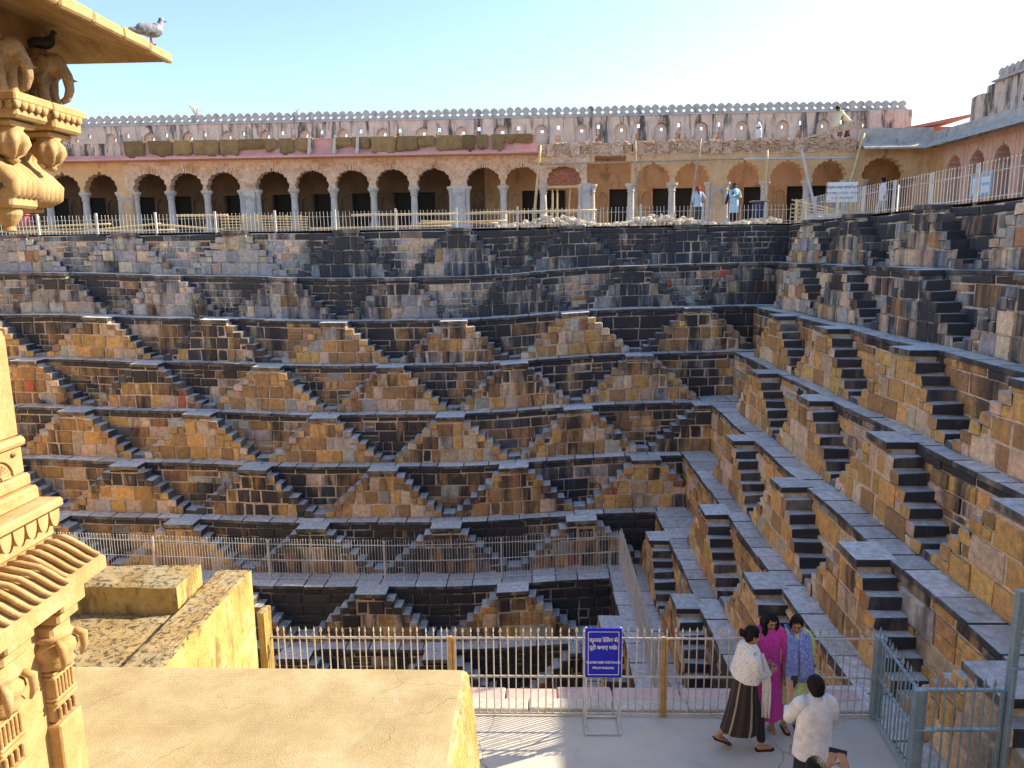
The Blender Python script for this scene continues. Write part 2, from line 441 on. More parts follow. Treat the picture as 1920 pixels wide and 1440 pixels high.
# the left side, out of the picture, closes the well and sends sunlight back into it
mb = MB(); XL = -14.6
for k in range(10):
    off = RX[0]-RX[k]
    box(mb, -32, -24.4+off, 9.6, 33, ZT[k+1]-.12, ZT[k]-(0 if k == 0 else .002*k), (.50, .37, .21, .1))
lw = mb.build('stepwell_wall', M['stone']); tag(lw, 'sunlit terraced wall closing the left side of the stepwell', 'stone wall', kind='thing')
mb = MB(); box(mb, -26, 8, 8, 30, -17.5, -16.9); wt = mb.build('water', M['water'], kind='structure')
# ground round the well
mb = MB(); G = (1, 1, 1, 0)
def quad(mb, x0, x1, y0, y1, z, col=G): mb.add([(x0, y0, z), (x1, y0, z), (x1, y1, z), (x0, y1, z)], [(0, 1, 2, 3)], col)
GZ = 1.05
for a in ((-600, 600, 31.36, 900), (10.46, 600, -200, 31.36), (-600, -24.46, -200, 31.36), (-24.46, 10.46, -200, -9)): quad(mb, a[0], a[1], a[2], a[3], GZ)
mb.add([(-24.46, -9, GZ), (10.46, -9, GZ), (10.46, -9, -8), (-24.46, -9, -8)], [(0, 1, 2, 3)], G)
for x in (10.46, -24.46): mb.add([(x, -9, GZ), (x, 3.3, GZ), (x, 3.3, -8), (x, -9, -8)], [(0, 1, 2, 3)], G)
gr = mb.build('ground', M['ground'], kind='structure')
# ------------------------------------------------------------------ terrace in front of the viewer
M['concrete'] = mat_noise('worn_concrete', [(.3, (.48, .44, .385)), (.55, (.56, .52, .46)), (.75, (.62, .58, .52))], .9, .8, .25, 60, .006, stain=[((.36, .33, .29), (.7, .7, .7), .52, .72, .6), ((.56, .52, .45), (1.6, .5, 1), .55, .68, .5), ((.24, .21, .18), (16, 16, 16), .68, .74, .5)], fine=.12, cracks=(.55, .006, (.24, .21, .18)))
M['coping'] = mat_noise('pale_coping', [(.3, (.42, .38, .33)), (.7, (.62, .57, .50))], 2.2, .85, .7, 18, .02, stain=((.16, .14, .12), (3, 9, 3), .6, .68, .7))
M['pinkstone'] = mat_noise('pink_sandstone', [(.3, (.50, .33, .30)), (.7, (.64, .47, .42))], 1.5, .8, .3, 30, .01, stain=((.22, .13, .11), (2, 2, 2), .64, .72, .7))
TZ, TXR, RAILY = -6.0, 4.35, 8.85
mb = MB(); quad(mb, -6.5, TXR, -8.9, 9.05, TZ)
mb.add([(TXR, -8.9, TZ), (TXR, 9.05, TZ), (TXR, 9.05, -7.3), (TXR, -8.9, -7.3)], [(0, 1, 2, 3)])
terr = mb.build('terrace_floor', M['concrete'], kind='structure')
mb = MB()                                                    # retaining wall under the terrace edge
box(mb, -6.5, TXR-.002, 9.06, 9.42, -17, -6.22, (.3, .2, .1, .5)); box(mb, -24.3, -6.5, 9.0, 9.6, -17, -4.2, (.42, .33, .2, .4))
tw = mb.build('retaining_wall', M['stone']); tag(tw, 'stone retaining wall dropping into the well below the near railing', 'wall', kind='thing')
cop = empty('coping', (0, 9.2, -6.2), 'two-course stone coping along the terrace edge behind the railing', 'coping')
x = -4.2
while x < TXR-.1:
    e = min(x+rng.uniform(.75, 1.2), TXR)
    m1 = MB(); bevbox(m1, x+.006, e-.006, 8.93, 9.16, -6.16, -5.955+rng.uniform(-.008, .004), .012, j=.005); m1.build('coping_stone', M['coping'], cop); x = e
x = -4.0
while x < TXR-.1:
    e = min(x+rng.uniform(.7, 1.0), TXR)
    m1 = MB(); bevbox(m1, x+.008, e-.008, 9.17, 9.47+rng.uniform(-.02, .02), -6.19, -5.98+rng.uniform(-.01, .006), .022, j=.012); m1.build('coping_stone', M['pinkstone'], cop); x = e

# the palace rises behind the viewer
M['palace'] = mat_noise('palace_limewash', [(.3, (.40, .28, .15)), (.7, (.52, .38, .22))], 1.2, .9, .3, 20, .01)
pal = empty('palace', (-6, -5, -6), 'tall yellow-washed palace front rising behind the viewer', 'building')
mb = MB(); box(mb, -24, 9.5, -8.95, -7.0, -6, 5.0); mb.build('wall', M['palace'], pal)
mb = MB(); box(mb, -24.2, 9.7, -8.97, -6.6, 5.0, 5.3); mb.build('cornice', M['palace'], pal)
# ------------------------------------------------------------------ arcade helpers
def mpF(u, w, z): return (u, w, z)                           # far gallery: u = x, w = y
def mpR(u, w, z): return (w, u, z)                           # right gallery: u = y, w = x
def foil(c, half, zs, za, lobes=9, cusp=.07, n=6):
    """outline of a cusped arch from left spring to right spring"""
    pts = []
    for i in range(lobes*n+1):
        t = i/(lobes*n); a = math.pi*(1-t)
        x = math.cos(a); y = math.sin(a)
        y = y**.8
        if abs(x) < .16: y += .13*(1-abs(x)/.16)             # small ogee point
        k = 1-cusp*(1-abs(math.sin(math.pi*lobes*t)))
        pts.append((c+half*x*k, zs+(za-zs)*y*k/1.1))
    return pts
def plain_arch(c, half, zs, za, n=18):
    return [(c+half*math.cos(math.pi*(1-i/n)), zs+(za-zs)*(math.sin(math.pi*i/n)**.85+(.12 if i == n//2 else 0))/1.12) for i in range(n+1)]
def panel_arch(mb, mp, u0, u1, z0, z1, outline, w0, w1, col=G, jamb=None, mi=0, mir=None):
    """wall panel w0 (front) to w1 (back) with an arched opening that reaches its lower edge"""
    fr = [(u0, z0), (u0, z1), (u1, z1), (u1, z0)]+outline[::-1]
    mb.add([mp(a, w0, b) for a, b in fr], [tuple(range(len(fr)))], col, mi)
    mb.add([mp(a, w1, b) for a, b in fr], [tuple(range(len(fr)-1, -1, -1))], col, mi)
    n = len(outline); vs = [mp(a, w0, b) for a, b in outline]+[mp(a, w1, b) for a, b in outline]
    mb.add(vs, [(i, i+1, i+1+n, i+n) for i in range(n-1)], col, mi if mir is None else mir)
    mb.add([mp(u0, w0, z1), mp(u1, w0, z1), mp(u1, w1, z1), mp(u0, w1, z1)], [(0, 1, 2, 3)], col, mi)
    for u in (u0, u1): mb.add([mp(u, w0, z0), mp(u, w1, z0), mp(u, w1, z1), mp(u, w0, z1)], [(0, 1, 2, 3)], col, mi)
    for a, b in ((u0, outline[0][0]), (outline[-1][0], u1)): mb.add([mp(a, w0, z0), mp(b, w0, z0), mp(b, w1, z0), mp(a, w1, z0)], [(0, 1, 2, 3)], col, mi)
def grid_panel(mb, mp, u0, u1, z0, z1, holes, w0, w1, col=G, back=True):
    """flat wall with rectangular openings (a, b, za, zb)"""
    us = sorted({u0, u1}|{v for h in holes for v in h[:2]}); zs = sorted({z0, z1}|{v for h in holes for v in h[2:]})
    inh = lambda a, b: any(h[0] < a < h[1] and h[2] < b < h[3] for h in holes)
    for a, b in zip(us, us[1:]):
        for c, d in zip(zs, zs[1:]):
            if inh((a+b)/2, (c+d)/2): continue
            mb.add([mp(a, w0, c), mp(b, w0, c), mp(b, w0, d), mp(a, w0, d)], [(0, 1, 2, 3)], col)
            if back: mb.add([mp(a, w1, c), mp(b, w1, c), mp(b, w1, d), mp(a, w1, d)], [(3, 2, 1, 0)], col)
    for a, b, c, d in holes:
        p = [(a, c), (b, c), (b, d), (a, d)]
        for (a1, c1), (a2, c2) in zip(p, p[1:]+p[:1]): mb.add([mp(a1, w0, c1), mp(a2, w0, c2), mp(a2, w1, c2), mp(a1, w1, c1)], [(0, 1, 2, 3)], col)
    for u in (u0, u1): mb.add([mp(u, w0, z0), mp(u, w1, z0), mp(u, w1, z1), mp(u, w0, z1)], [(0, 1, 2, 3)], col)
    mb.add([mp(u0, w0, z1), mp(u1, w0, z1), mp(u1, w1, z1), mp(u0, w1, z1)], [(0, 1, 2, 3)], col)
def column_mesh(z0, z1, r=.15):
    mb = MB(); h = z1-z0
    prof = [(r*1.75, 0), (r*1.75, .07*h), (r*1.45, .09*h), (r*1.35, .16*h), (r*1.12, .2*h), (r*1.05, .5*h), (r*.95, .80*h), (r*1.2, .81*h), (r*1.2, .83*h), (r*1.0, .84*h), (r*1.25, .90*h), (r*1.75, .95*h), (r*1.85, 1.0*h)]
    lathe(mb, prof, n=12); return mb.mesh('column', False)[0]
def merlon_mesh(w=.415, h=.46, th=.14):
    """leaf-shaped battlement, narrow at the waist so that gaps between neighbours read as diamonds"""
    P = [(-.5, 0), (-.5, .10), (-.24, .30), (-.5, .50), (-.47, .66), (-.36, .82), (-.18, .93), (0, 1.0), (.18, .93), (.36, .82), (.47, .66), (.5, .50), (.24, .30), (.5, .10), (.5, 0)]
    mb = MB(); n = len(P)
    vs = [(x*w*.995, -th/2, z*h) for x, z in P]+[(x*w*.995, th/2, z*h) for x, z in P]
    mb.add(vs, [tuple(range(n)), tuple(range(2*n-1, n-1, -1))]+[(i, (i+1) % n+0, (i+1) % n+n, i+n) for i in range(n)])
    return mb.mesh('merlon', False)[0]
black = (.035, .033, .036)
M['ochre'] = mat_noise('ochre_limewash', [(.3, (.62, .36, .17)), (.6, (.74, .48, .26)), (.8, (.78, .56, .36))], 1.6, .9, .35, 25, .015, stain=[((.30, .17, .09), (2.5, 2.5, .5), .56, .7, .6)])
M['pink'] = mat_noise('pink_limewash', [(.3, (.70, .38, .28)), (.6, (.80, .50, .38)), (.8, (.82, .60, .50))], 1.8, .9, .4, 22, .02, stain=[((.34, .18, .13), (3, 3, .8), .58, .7, .55)])
M['rough_pink'] = mat_noise('stripped_pink_rubble', [(.3, (.56, .34, .22)), (.5, (.76, .52, .37)), (.7, (.82, .66, .52))], 5, .95, .9, 14, .04, stain=[((.52, .27, .10), (1.2, 1.2, 2.5), .52, .62, .7)])
M['bright_pink'] = mat_noise('fresh_pink_plaster', [(.3, (.64, .30, .28)), (.7, (.74, .44, .40))], 1.2, .85, .15, 30, .005, stain=[((.80, .62, .56), (.8, .8, 3), .6, .7, .5)])
M['stained'] = mat_noise('rain_stained_plaster', [(.3, (.54, .38, .30)), (.6, (.72, .55, .45)), (.8, (.78, .64, .54))], 1.5, .9, .4, 18, .02, stain=[(black, (2.6, 2.6, .40), .485, .60, .92), ((.36, .33, .33), (1, 1, 1), .5, .7, .6)])
M['grey_stone'] = mat_noise('weathered_grey_stone', [(.3, (.34, .32, .31)), (.7, (.56, .52, .49))], 3, .9, .5, 25, .02, stain=[((.10, .095, .10), (2.5, 2.5, .8), .55, .68, .8)])
M['column'] = mat_noise('pale_column_stone', [(.3, (.50, .42, .37)), (.7, (.66, .60, .55))], 3, .8, .25, 30, .01, stain=[((.36, .38, .42), (1.4, 1.4, .6), .5, .65, .5)])
M['interior'] = mat_noise('gallery_plaster', [(.3, (.46, .26, .12)), (.7, (.57, .35, .19))], 1.2, .9, .3, 20, .02, stain=[((.17, .09, .05), (1.6, 1.6, .8), .52, .68, .7)])
M['shade_tint'] = mat_noise('shade_tinted_plaster', [(.3, (.11, .06, .035)), (.7, (.22, .13, .07))], 1.2, .9, .3, 20, .02)  # plaster colour darkened to paint in the shade inside the galleries
M['niche'] = mat_noise('pale_niche_plaster', [(.3, (.66, .48, .38)), (.7, (.80, .64, .54))], 2, .9, .3, 25, .01)
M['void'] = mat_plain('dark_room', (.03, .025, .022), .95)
M['rubblewall'] = mat_noise('broken_masonry', [(.3, (.44, .24, .15)), (.5, (.66, .44, .30)), (.7, (.76, .62, .50))], 6, .95, 1.0, 12, .05)

# ------------------------------------------------------------------ far arcade
AC = [-27.4, -25.6, -23.8, -22.06, -20.29, -17.95, -16.23, -14.48, -12.17, -10.32, -8.45, -6.58, -4.66, -2.37, -.58, 1.32, 3.41, 5.38, 7.15, 9.49, 11.43, 13.3, 15.69]
FY0, ZF, ZS, ZA, ZC = 35.0, 1.2, 3.08, 4.02, 4.42
arc = empty('arcaded_gallery', (-4, 35, ZF), 'long one-storey arcade of cusped arches behind the far edge of the well', 'building')
mb = MB(); box(mb, -28.5, 18.0, 34.55, 40.6, .2, ZF); mb.build('plinth', M['grey_stone'], arc)
cm = column_mesh(ZF, ZS); cm.materials.append(M['column'])
sup = [(a+b)/2 for a, b in zip(AC, AC[1:])]; edges = [AC[0]-1.0]+sup+[17.2]
for i, c in enumerate(AC):
    u0, u1 = edges[i], edges[i+1]
    rough = -19.2 < c < 2.3
    mt = M['rough_pink'] if rough else M['ochre']
    half = .80 if i < len(AC)-1 else .98
    mb = MB()
    if 3.3 < c < 3.5:                                         # the broken bay: only the stubs of the arch are left
        grid_panel(mb, mpF, u0, u1, 4.05, ZC, [(u0+.35, u1-.25, 4.05, 4.3)], FY0, FY0+.42)
    else:
        o = foil(c, half, ZS, ZA+(.12 if i == len(AC)-1 else 0)); panel_arch(mb, mpF, u0, u1, ZS, ZC, o, FY0, FY0+.42)
    pa = mb.build('arch_panel', mt, arc)
    if rough and c > -18.5:                                   # stripped voussoirs radiating round the arch
        mv = MB(); n = 26
        for q in range(n):
            a = math.pi*(q+.5)/n+rng.uniform(-.02, .02); L0 = .86+rng.uniform(-.03, .03); L1 = 1.18+rng.uniform(-.1, .16)
            ca, sa = math.cos(a), math.sin(a); tw_ = rng.uniform(.022, .045)
            for_p = []
            for rr_, t in ((L0, -tw_), (L0, tw_), (L1, tw_), (L1, -tw_)):
                for_p.append((c+rr_*ca*1.0-t*sa, ZS+rr_*sa*.94+t*ca))
            if max(p[1] for p in for_p) > ZC-.02 or min(p[0] for p in for_p) < u0 or max(p[0] for p in for_p) > u1: continue
            dp = rng.uniform(.015, .05)
            vs = [(p[0], FY0-dp, p[1]) for p in for_p]+[(p[0], FY0+.02, p[1]) for p in for_p]
            mv.add(vs, [(0, 1, 2, 3), (0, 4, 5, 1), (1, 5, 6, 2), (2, 6, 7, 3), (3, 7, 4, 0)])
        if mv.v: mv.build('voussoirs', M['rough_pink'], pa, kind='stuff')
    if not (rough or 3.3 < c < 3.5):                          # carved flower above the point
        mv = MB(); lathe(mv, [(.02, 0), (.09, .05), (.06, .1), (.08, .15), (.02, .22)], (c, FY0-.01, ZA+.14), 8, sy=.4); mv.build('finial', mt, pa)
for i, s in enumerate(sup):
    gap = AC[i+1]-AC[i]
    if gap > 2.0:
        w_ = gap/2-.77
        p = MB(); box(p, s-w_+.1, s+w_-.1, FY0-.03, FY0+.45, ZF, ZS+.04)
        pr_ = p.build('pier', M['column'] if -16 < s < 4 else M['ochre'], arc)
        p = MB(); pts = plain_arch(s, .17, 2.45, 2.7); pts = [(s-.17, 2.1)]+pts+[(s+.17, 2.1)]
        fr = [(s-.25, 2.0), (s-.25, 2.82), (s+.25, 2.82), (s+.25, 2.0)]
        n = len(pts)
        p.add([(a, FY0-.05, b) for a, b in fr]+[(a, FY0-.05, b) for a, b in pts], [(0, 1, 2, 3+0)] if False else [tuple([0, 1, 2, 3]+[4+n-1-q for q in range(n)])])
        p.add([(a, FY0-.05, b) for a, b in pts]+[(a, FY0-.028, b) for a, b in pts], [(q, q+1, q+1+n, q+n) for q in range(n-1)])
        p.build('niche_frame', M['grey_stone'], pr_)
        for sx in (s-w_+.02, s+w_-.02): put('column', cm, (sx, FY0+.2, ZF), arc, scale=(.85, .85, 1))
    else: put('column', cm, (s, FY0+.2, ZF), arc)
# back wall with doors and niches; the left part is roofed, the right part lies open to the sky
mb = MB(); holes = []; nich = []
for i, c in enumerate(AC):
    if i in (0,): continue
    dc, nc = (c+.42, c-.32) if i % 3 else (c-.40, c+.38)
    if c < -15: dc, nc = (c-.25, c+.5)
    if -15 < c < -3 and i % 2: dc, nc = c+.5, c-.3
    holes.append((dc-.44, dc+.44, ZF+.002, ZF+1.85)); nich.append((nc, ZF+.95))
pass
for ua, ub, mt in ((-28.5, -2.5, M['shade_tint']), (-2.499, 20.0, M['interior'])):
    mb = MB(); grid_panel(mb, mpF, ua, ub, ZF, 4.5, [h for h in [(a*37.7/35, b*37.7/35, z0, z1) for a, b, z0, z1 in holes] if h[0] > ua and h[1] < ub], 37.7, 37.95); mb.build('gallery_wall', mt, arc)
mb = MB(); box(mb, 17.2, 18.2, 35.02, 35.4, ZF, 4.42); box(mb, 18.0, 18.4, 34.4, 35.0, ZF, 4.39); mb.build('infill_wall', M['ochre'], arc)
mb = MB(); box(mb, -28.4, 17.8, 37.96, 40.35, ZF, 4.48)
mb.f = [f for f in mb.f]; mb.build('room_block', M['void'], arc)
for c, z in nich:
    x = c*37.7/35
    p = MB(); pts = foil(x, .23, z+.42, z+.78, 5, .1, 4); pts = [(x-.23, z)]+pts+[(x+.23, z)]; n = len(pts)
    fr = [(x-.32, z-.05), (x-.32, z+.9), (x+.32, z+.9), (x+.32, z-.05)]
    p.add([(a, 37.62, b) for a, b in fr+pts[::-1]], [tuple(range(4+n))])
    p.add([(a, 37.62, b) for a, b in pts]+[(a, 37.69, b) for a, b in pts], [(q, q+1, q+1+n, q+n) for q in range(n-1)])
    box(p, x-.32, x+.32, 37.625, 37.695, z-.09, z-.051)
    p.build('wall_niche', M['interior'] if x > -2.5 else M['shade_tint'], arc)
mb = MB(); box(mb, -28.6, 2.35, 35.0, 40.55, 4.5, 4.75); box(mb, 2.36, 14.3, 37.2, 40.55, 4.5, 4.75); box(mb, 14.31, 18, 35.0, 40.55, 4.5, 4.75)
mb.build('roof', M['grey_stone'], arc)
mb = MB()                                                     # cornice and parapet of the finished length
box(mb, -28.5, .15, 34.35, 35.5, 4.43, 4.5); box(mb, -28.5, .12, 34.72, 35.0, 4.5, 4.62); box(mb, -28.5, .10, 34.82, 35.0, 4.62, 4.70)
mb.build('cornice', M['bright_pink'], arc)
mb = MB(); box(mb, -28.5, -19.0, 34.85, 35.06, 4.701, 5.24); mb.build('parapet', M['stained'], arc)
mb = MB(); box(mb, -18.99, .05, 34.85, 35.06, 4.701, 5.24); mb.build('parapet', M['bright_pink'], arc)
mb = MB(); box(mb, -18.9, .05, 34.80, 35.11, 5.241, 5.28); mb.build('parapet_coping', M['pink'], arc)
for x in (-10.3, -9.15, -8.1):                                # white stays holding the parapet form
    p = MB(); p.add([(x, 34.45, 4.55), (x+.12, 34.45, 4.55), (x+.12, 34.80, 5.42), (x, 34.80, 5.42), (x, 34.86, 4.71), (x+.12, 34.86, 4.71)], [(0, 1, 2, 3), (0, 3, 4), (1, 5, 2), (0, 4, 5, 1), (4, 3, 2, 5)]); p.build('bracket', M['column'], arc)
# broken masonry crest of the length under repair
mb = MB()
def rock(mb, x, y, z, r, flat=.75, col=G):
    u = bmesh.new(); bmesh.ops.create_icosphere(u, subdivisions=1, radius=1)
    q = Quaternion((rng.uniform(-1, 1), rng.uniform(-1, 1), rng.uniform(-1, 1), rng.uniform(-1, 1))).normalized()
    vs = []
    for v in u.verts:
        p = q @ (v.co*rng.uniform(.72, 1.12)); vs.append((x+p.x*r*1.2, y+p.y*r, z+p.z*r*flat))
    mb.add(vs, [[v.index for v in f.verts] for f in u.faces], col); u.free()
x = .2
while x < 14.2:
    w_ = rng.uniform(.25, .6); t_ = 4.90+.14*noise.noise(Vector((x*.7, 2, 0)))+rng.uniform(-.05, .05)
    box(mb, x, x+w_, 34.9+rng.uniform(0, .1), 35.6, ZC-.12, t_, G, j=.04); x += w_
mb.build('broken_parapet', M['rubblewall'], arc)
mb = MB()
for _ in range(520): rock(mb, rng.uniform(.2, 14.2), 34.93+rng.uniform(-.03, .05), rng.uniform(4.38, 4.92), rng.uniform(.035, .10), .6)
mb.build('loose_masonry', M['rubblewall'], arc, kind='stuff')
mb = MB(); mb.add([(12.2, 34.85, 4.9), (14.4, 34.75, 5.3), (14.45, 34.75, 5.55), (14.2, 34.75, 5.62), (12.3, 34.85, 5.0), (12.2, 35.2, 4.9), (14.4, 35.1, 5.3), (14.45, 35.1, 5.55), (14.2, 35.1, 5.62), (12.3, 35.2, 5.0)], [(0, 1, 2, 3, 4), (9, 8, 7, 6, 5), (0, 5, 6, 1), (1, 6, 7, 2), (2, 7, 8, 3), (3, 8, 9, 4), (4, 9, 5, 0)])
mb.build('broken_vault', M['rubblewall'], arc)
# brick blocking in one arch
mb = MB(); c = 1.32
for r in range(9):
    z = 3.05+r*.075
    for q in range(10):
        x = c-.72+q*.15+(.075 if r % 2 else 0)
        lim = .74*math.sqrt(max(0, 1-((z+.03-ZS)/.88)**2))
        if x-.0 > c-lim and x+.14 < c+lim: box(mb, x, x+.138, 35.1+rng.uniform(0, .015), 35.3, z, z+.064, (.42+rng.uniform(-.1, .12), .13+rng.uniform(-.03, .06), .08, .1))
mb.build('brick_blocking', M['stone'], arc, kind='stuff')
mb = MB(); box(mb, c-.76, c+.76, 35.08, 35.3, 2.93, 3.04); mb.build('lintel', M['ochre'], arc)
# grey eave and parapet that turn the corner
mb = MB(); box(mb, 14.5, 17.62, 34.72, 35.1, 4.62, 5.24); box(mb, 14.5, 17.6, 34.66, 34.72, 4.62, 4.80); mb.build('parapet', M['grey_stone'], arc)
mb = MB(); mb.add([(14.4, 34.1, 4.28), (17.05, 34.1, 4.28), (17.6, 34.75, 4.62), (14.45, 34.75, 4.62), (14.4, 34.1, 4.36), (17.05, 34.1, 4.36), (17.6, 34.75, 4.70), (14.45, 34.75, 4.70)], BOXF); mb.build('eave', M['grey_stone'], arc)
mb = MB(); box(mb, 17.9, 24, 37.2, 37.5, ZF, 4.4); mb.build('partition_wall', M['interior'], arc)
# ------------------------------------------------------------------ upper wall behind the roof
UY = 40.0
up = empty('battlement_wall', (-4, UY, 4.75), 'tall rain-stained wall with arched niches and leaf battlements above the arcade', 'wall'); up['kind'] = 'thing'
n0 = -26.46; pit = 2.06
for i in range(22):
    c = n0+i*pit; u0, u1 = c-pit/2, c+pit/2
    if i == 21: u1 = 18.9
    mb = MB(); sil = 5.62+(.0 if i < 12 else -.02)
    o = plain_arch(c, .33, 6.16, 6.56); o = [(c-.33, sil)]+o+[(c+.33, sil)]
    a, b = c-.62, c+.62
    panel_arch(mb, mpF, a, b, sil, 6.88, o, UY, UY+.22); mb.add([(a, UY, 4.7), (b, UY, 4.7), (b, UY, sil), (a, UY, sil)], [(0, 1, 2, 3)])
    for s0_, s1_ in ((u0, a), (b, u1)):
        # half strips between niches; the right strip of each carries the loophole
        if s1_-s0_ > .02:
            if s0_ == b:
                hc = u1-.0 if i < 21 else 17.9
                grid_panel(mb, mpF, s0_, s1_, 4.7, 6.88, [(s1_-.20, s1_-.04, 6.28, 6.5)]+([(s1_-.30, s1_-.02, 5.68, 5.98)] if i > 11 else []), UY, UY+.22)
            else: grid_panel(mb, mpF, s0_, s1_, 4.7, 6.88, [], UY, UY+.22)
    w_ = mb.build('niche_bay', M['stained'], up)
    p = MB(); mb2 = [(c-.4, UY+.221), (c+.4, UY+.221)]
    grid_panel(p, mpF, c-.45, c+.45, 5.3, 6.6, [(c-.01, c+.15, 6.15, 6.33)], UY+.222, UY+.5); p.build('niche_back', M['niche'], w_)
mb = MB(); box(mb, n0-1.0, 18.9, UY-.07, UY+.3, 6.88, 6.96); mb.build('string_course', M['grey_stone'], up)
mb = MB(); box(mb, n0-1.0, 18.9, UY+.501, UY+.9, 4.7, 6.1); mb.build('wall_core', M['stained'], up)
mer = merlon_mesh(); mer.materials.append(M['grey_stone'])
x = -27.0
while x < 18.7: put('merlon', mer, (x, UY+.08, 6.96), up, rot=(rng.uniform(-.03, .03), rng.uniform(-.035, .035), 0), scale=(1, 1, rng.uniform(.9, 1.06))); x += .415
mb = MB(); box(mb, 16.9, 19.0, UY-.35, UY+.21, 4.7, 6.87); mb.build('buttress', M['stained'], up)
# ------------------------------------------------------------------ right gallery
GX = 18.0
rg = empty('pink_gallery', (GX, 24, ZF), 'pink arcade of cusped arches along the right edge of the well', 'building')
mb = MB(); box(mb, GX-.35, 24, 8.0, 34.54, .2, ZF); mb.build('plinth', M['grey_stone'], rg)
yc = [33.55-1.68*i for i in range(15)]
for c in yc:
    mb = MB(); o = foil(c, .58, 2.95, 4.0); o = [(c-.58, ZF)]+o+[(c+.58, ZF)]
    panel_arch(mb, mpR, c-.84, c+.84, ZF, 4.4, o, GX, GX+.75); pa = mb.build('arch_panel', M['pink'], rg)
    mb = MB()
    for q in (-.72, .72): box(mb, c+q-.05, c+q+.05, GX-.03, GX-.001, ZF, 4.2, mp=mpR)
    box(mb, c-.67, c+.67, GX-.03, GX-.001, 4.22, 4.28, mp=mpR); mb.build('moulding', M['pink'], pa)
    mv = MB(); lathe(mv, [(.02, 0), (.09, .05), (.06, .1), (.08, .15), (.02, .24)], (GX-.012, c, 4.0), 8, sx=.4); mv.build('finial', M['pink'], pa)
mb = MB(); box(mb, GX+2.6, GX+2.8, 8, 34.5, ZF, 4.4); mb.build('gallery_wall', M['shade_tint'], rg)
mb = MB(); box(mb, GX+.01, GX+6, 8.0, 37, 4.4, 4.62); mb.build('roof', M['grey_stone'], rg)
mb = MB(); box(mb, 17.62, 17.95, 8, 35.1, 4.62, 5.02); box(mb, 17.56, 17.62, 8, 34.7, 4.62, 4.80); mb.build('parapet', M['grey_stone'], rg)
mb = MB(); mb.add([(17.0, 8, 4.28), (17.0, 34.08, 4.28), (17.63, 34.72, 4.62), (17.63, 8, 4.62), (17.0, 8, 4.36), (17.0, 34.08, 4.36), (17.63, 34.72, 4.70), (17.63, 8, 4.70)], BOXF); mb.build('eave', M['grey_stone'], rg)
uh = empty('rooftop_block', (20.4, 31, 4.6), 'stained upper storey with battlements on the roof of the pink side arcade', 'building')
mb = MB(); grid_panel(mb, mpR, 28, 34.6, 4.6, 6.9, [(31.6, 31.8, 6.1, 6.4), (30.0, 30.2, 6.1, 6.4)], 19.7, 20.0); box(mb, 19.71, 24, 28, 34.59, 4.6, 6.89); mb.build('wall', M['stained'], uh)
mb = MB(); box(mb, 19.5, 20.1, 27.9, 34.0, 6.9, 6.98); mb.build('string_course', M['grey_stone'], uh)
mb = MB(); lathe(mb, [(.75, 0), (.75, 1.9), (.6, 2.0)], (20.1, 34.9, 4.6), 14); mb.build('turret', M['stained'], uh)
x = 28.2
while x < 33.9: put('merlon', mer, (19.72, x, 6.98), uh, rot=(0, 0, R(90))); x += .36
M['red'] = mat_noise('red_limewash', [(.3, (.40, .11, .07)), (.7, (.58, .24, .16))], 2, .9, .3, 20, .01)
rh_ = empty('red_roof_shed', (18.4, 37.5, 4.7), 'low red-washed roof shed between the two galleries', 'shed')
mb = MB(); box(mb, 17.5, 20.3, 37.0, 39.0, 4.7, 5.6); mb.build('wall', M['red'], rh_)
mb = MB(); mb.add([(16.9, 36.6, 5.35), (20.3, 36.6, 5.95), (20.3, 39.2, 5.95), (16.9, 39.2, 5.35), (16.9, 36.6, 5.47), (20.3, 36.6, 6.1), (20.3, 39.2, 6.1), (16.9, 39.2, 5.47)], BOXF); mb.build('roof_slab', M['red'], rh_)
# ------------------------------------------------------------------ foreground masonry on the left
YEL = [(.28, (0.231, 0.150, 0.054)), (.5, (0.354, 0.245, 0.102)), (.72, (0.435, 0.320, 0.163))]
M['sandstone'] = mat_noise('carved_yellow_sandstone', [(.28, (0.340, 0.204, 0.075)), (.5, (0.408, 0.265, 0.116)), (.72, (0.462, 0.326, 0.170))], 5, .8, .45, 55, .008, stain=[((.20, .11, .045), (5, 5, 3), .56, .68, .55), ((.52, .42, .28), (3, 3, 3), .58, .68, .4)], fine=.2)
M['lichen'] = mat_noise('lichened_plaster', YEL, 3.5, .95, 1.0, 60, .02, stain=[((.36, .32, .22), (1.6, 1.6, 1.6), .44, .6, .7), ((.035, .028, .016), (15, 15, 15), .50, .58, .85), ((.04, .03, .02), (5, 5, 2), .62, .70, .7)], fine=.35)
M['lichen_side'] = mat_noise('yellow_wash', [(.3, (.36, .23, .06)), (.55, (.46, .33, .11)), (.75, (.52, .42, .24))], 3, .9, .8, 50, .015, stain=[((.56, .50, .36), (3, 3, 1.6), .55, .64, .6), ((.15, .095, .03), (4.2, 4.2, 1.4), .52, .62, .75), ((.04, .03, .015), (14, 14, 7), .58, .66, .7)], fine=.25)
M['tan_slab'] = mat_noise('sandy_tan_render', [(.3, (.31, .24, .125)), (.5, (.39, .31, .17)), (.72, (.46, .385, .24))], 2.6, .92, .9, 130, .008, stain=[((.29, .21, .105), (1.3, 2.2, 1), .54, .72, .5), ((.46, .40, .29), (5, 3, 5), .60, .70, .5), ((.10, .07, .04), (26, 26, 26), .66, .71, .75)], fine=.3, cracks=(1.1, .004, (.19, .14, .085)))
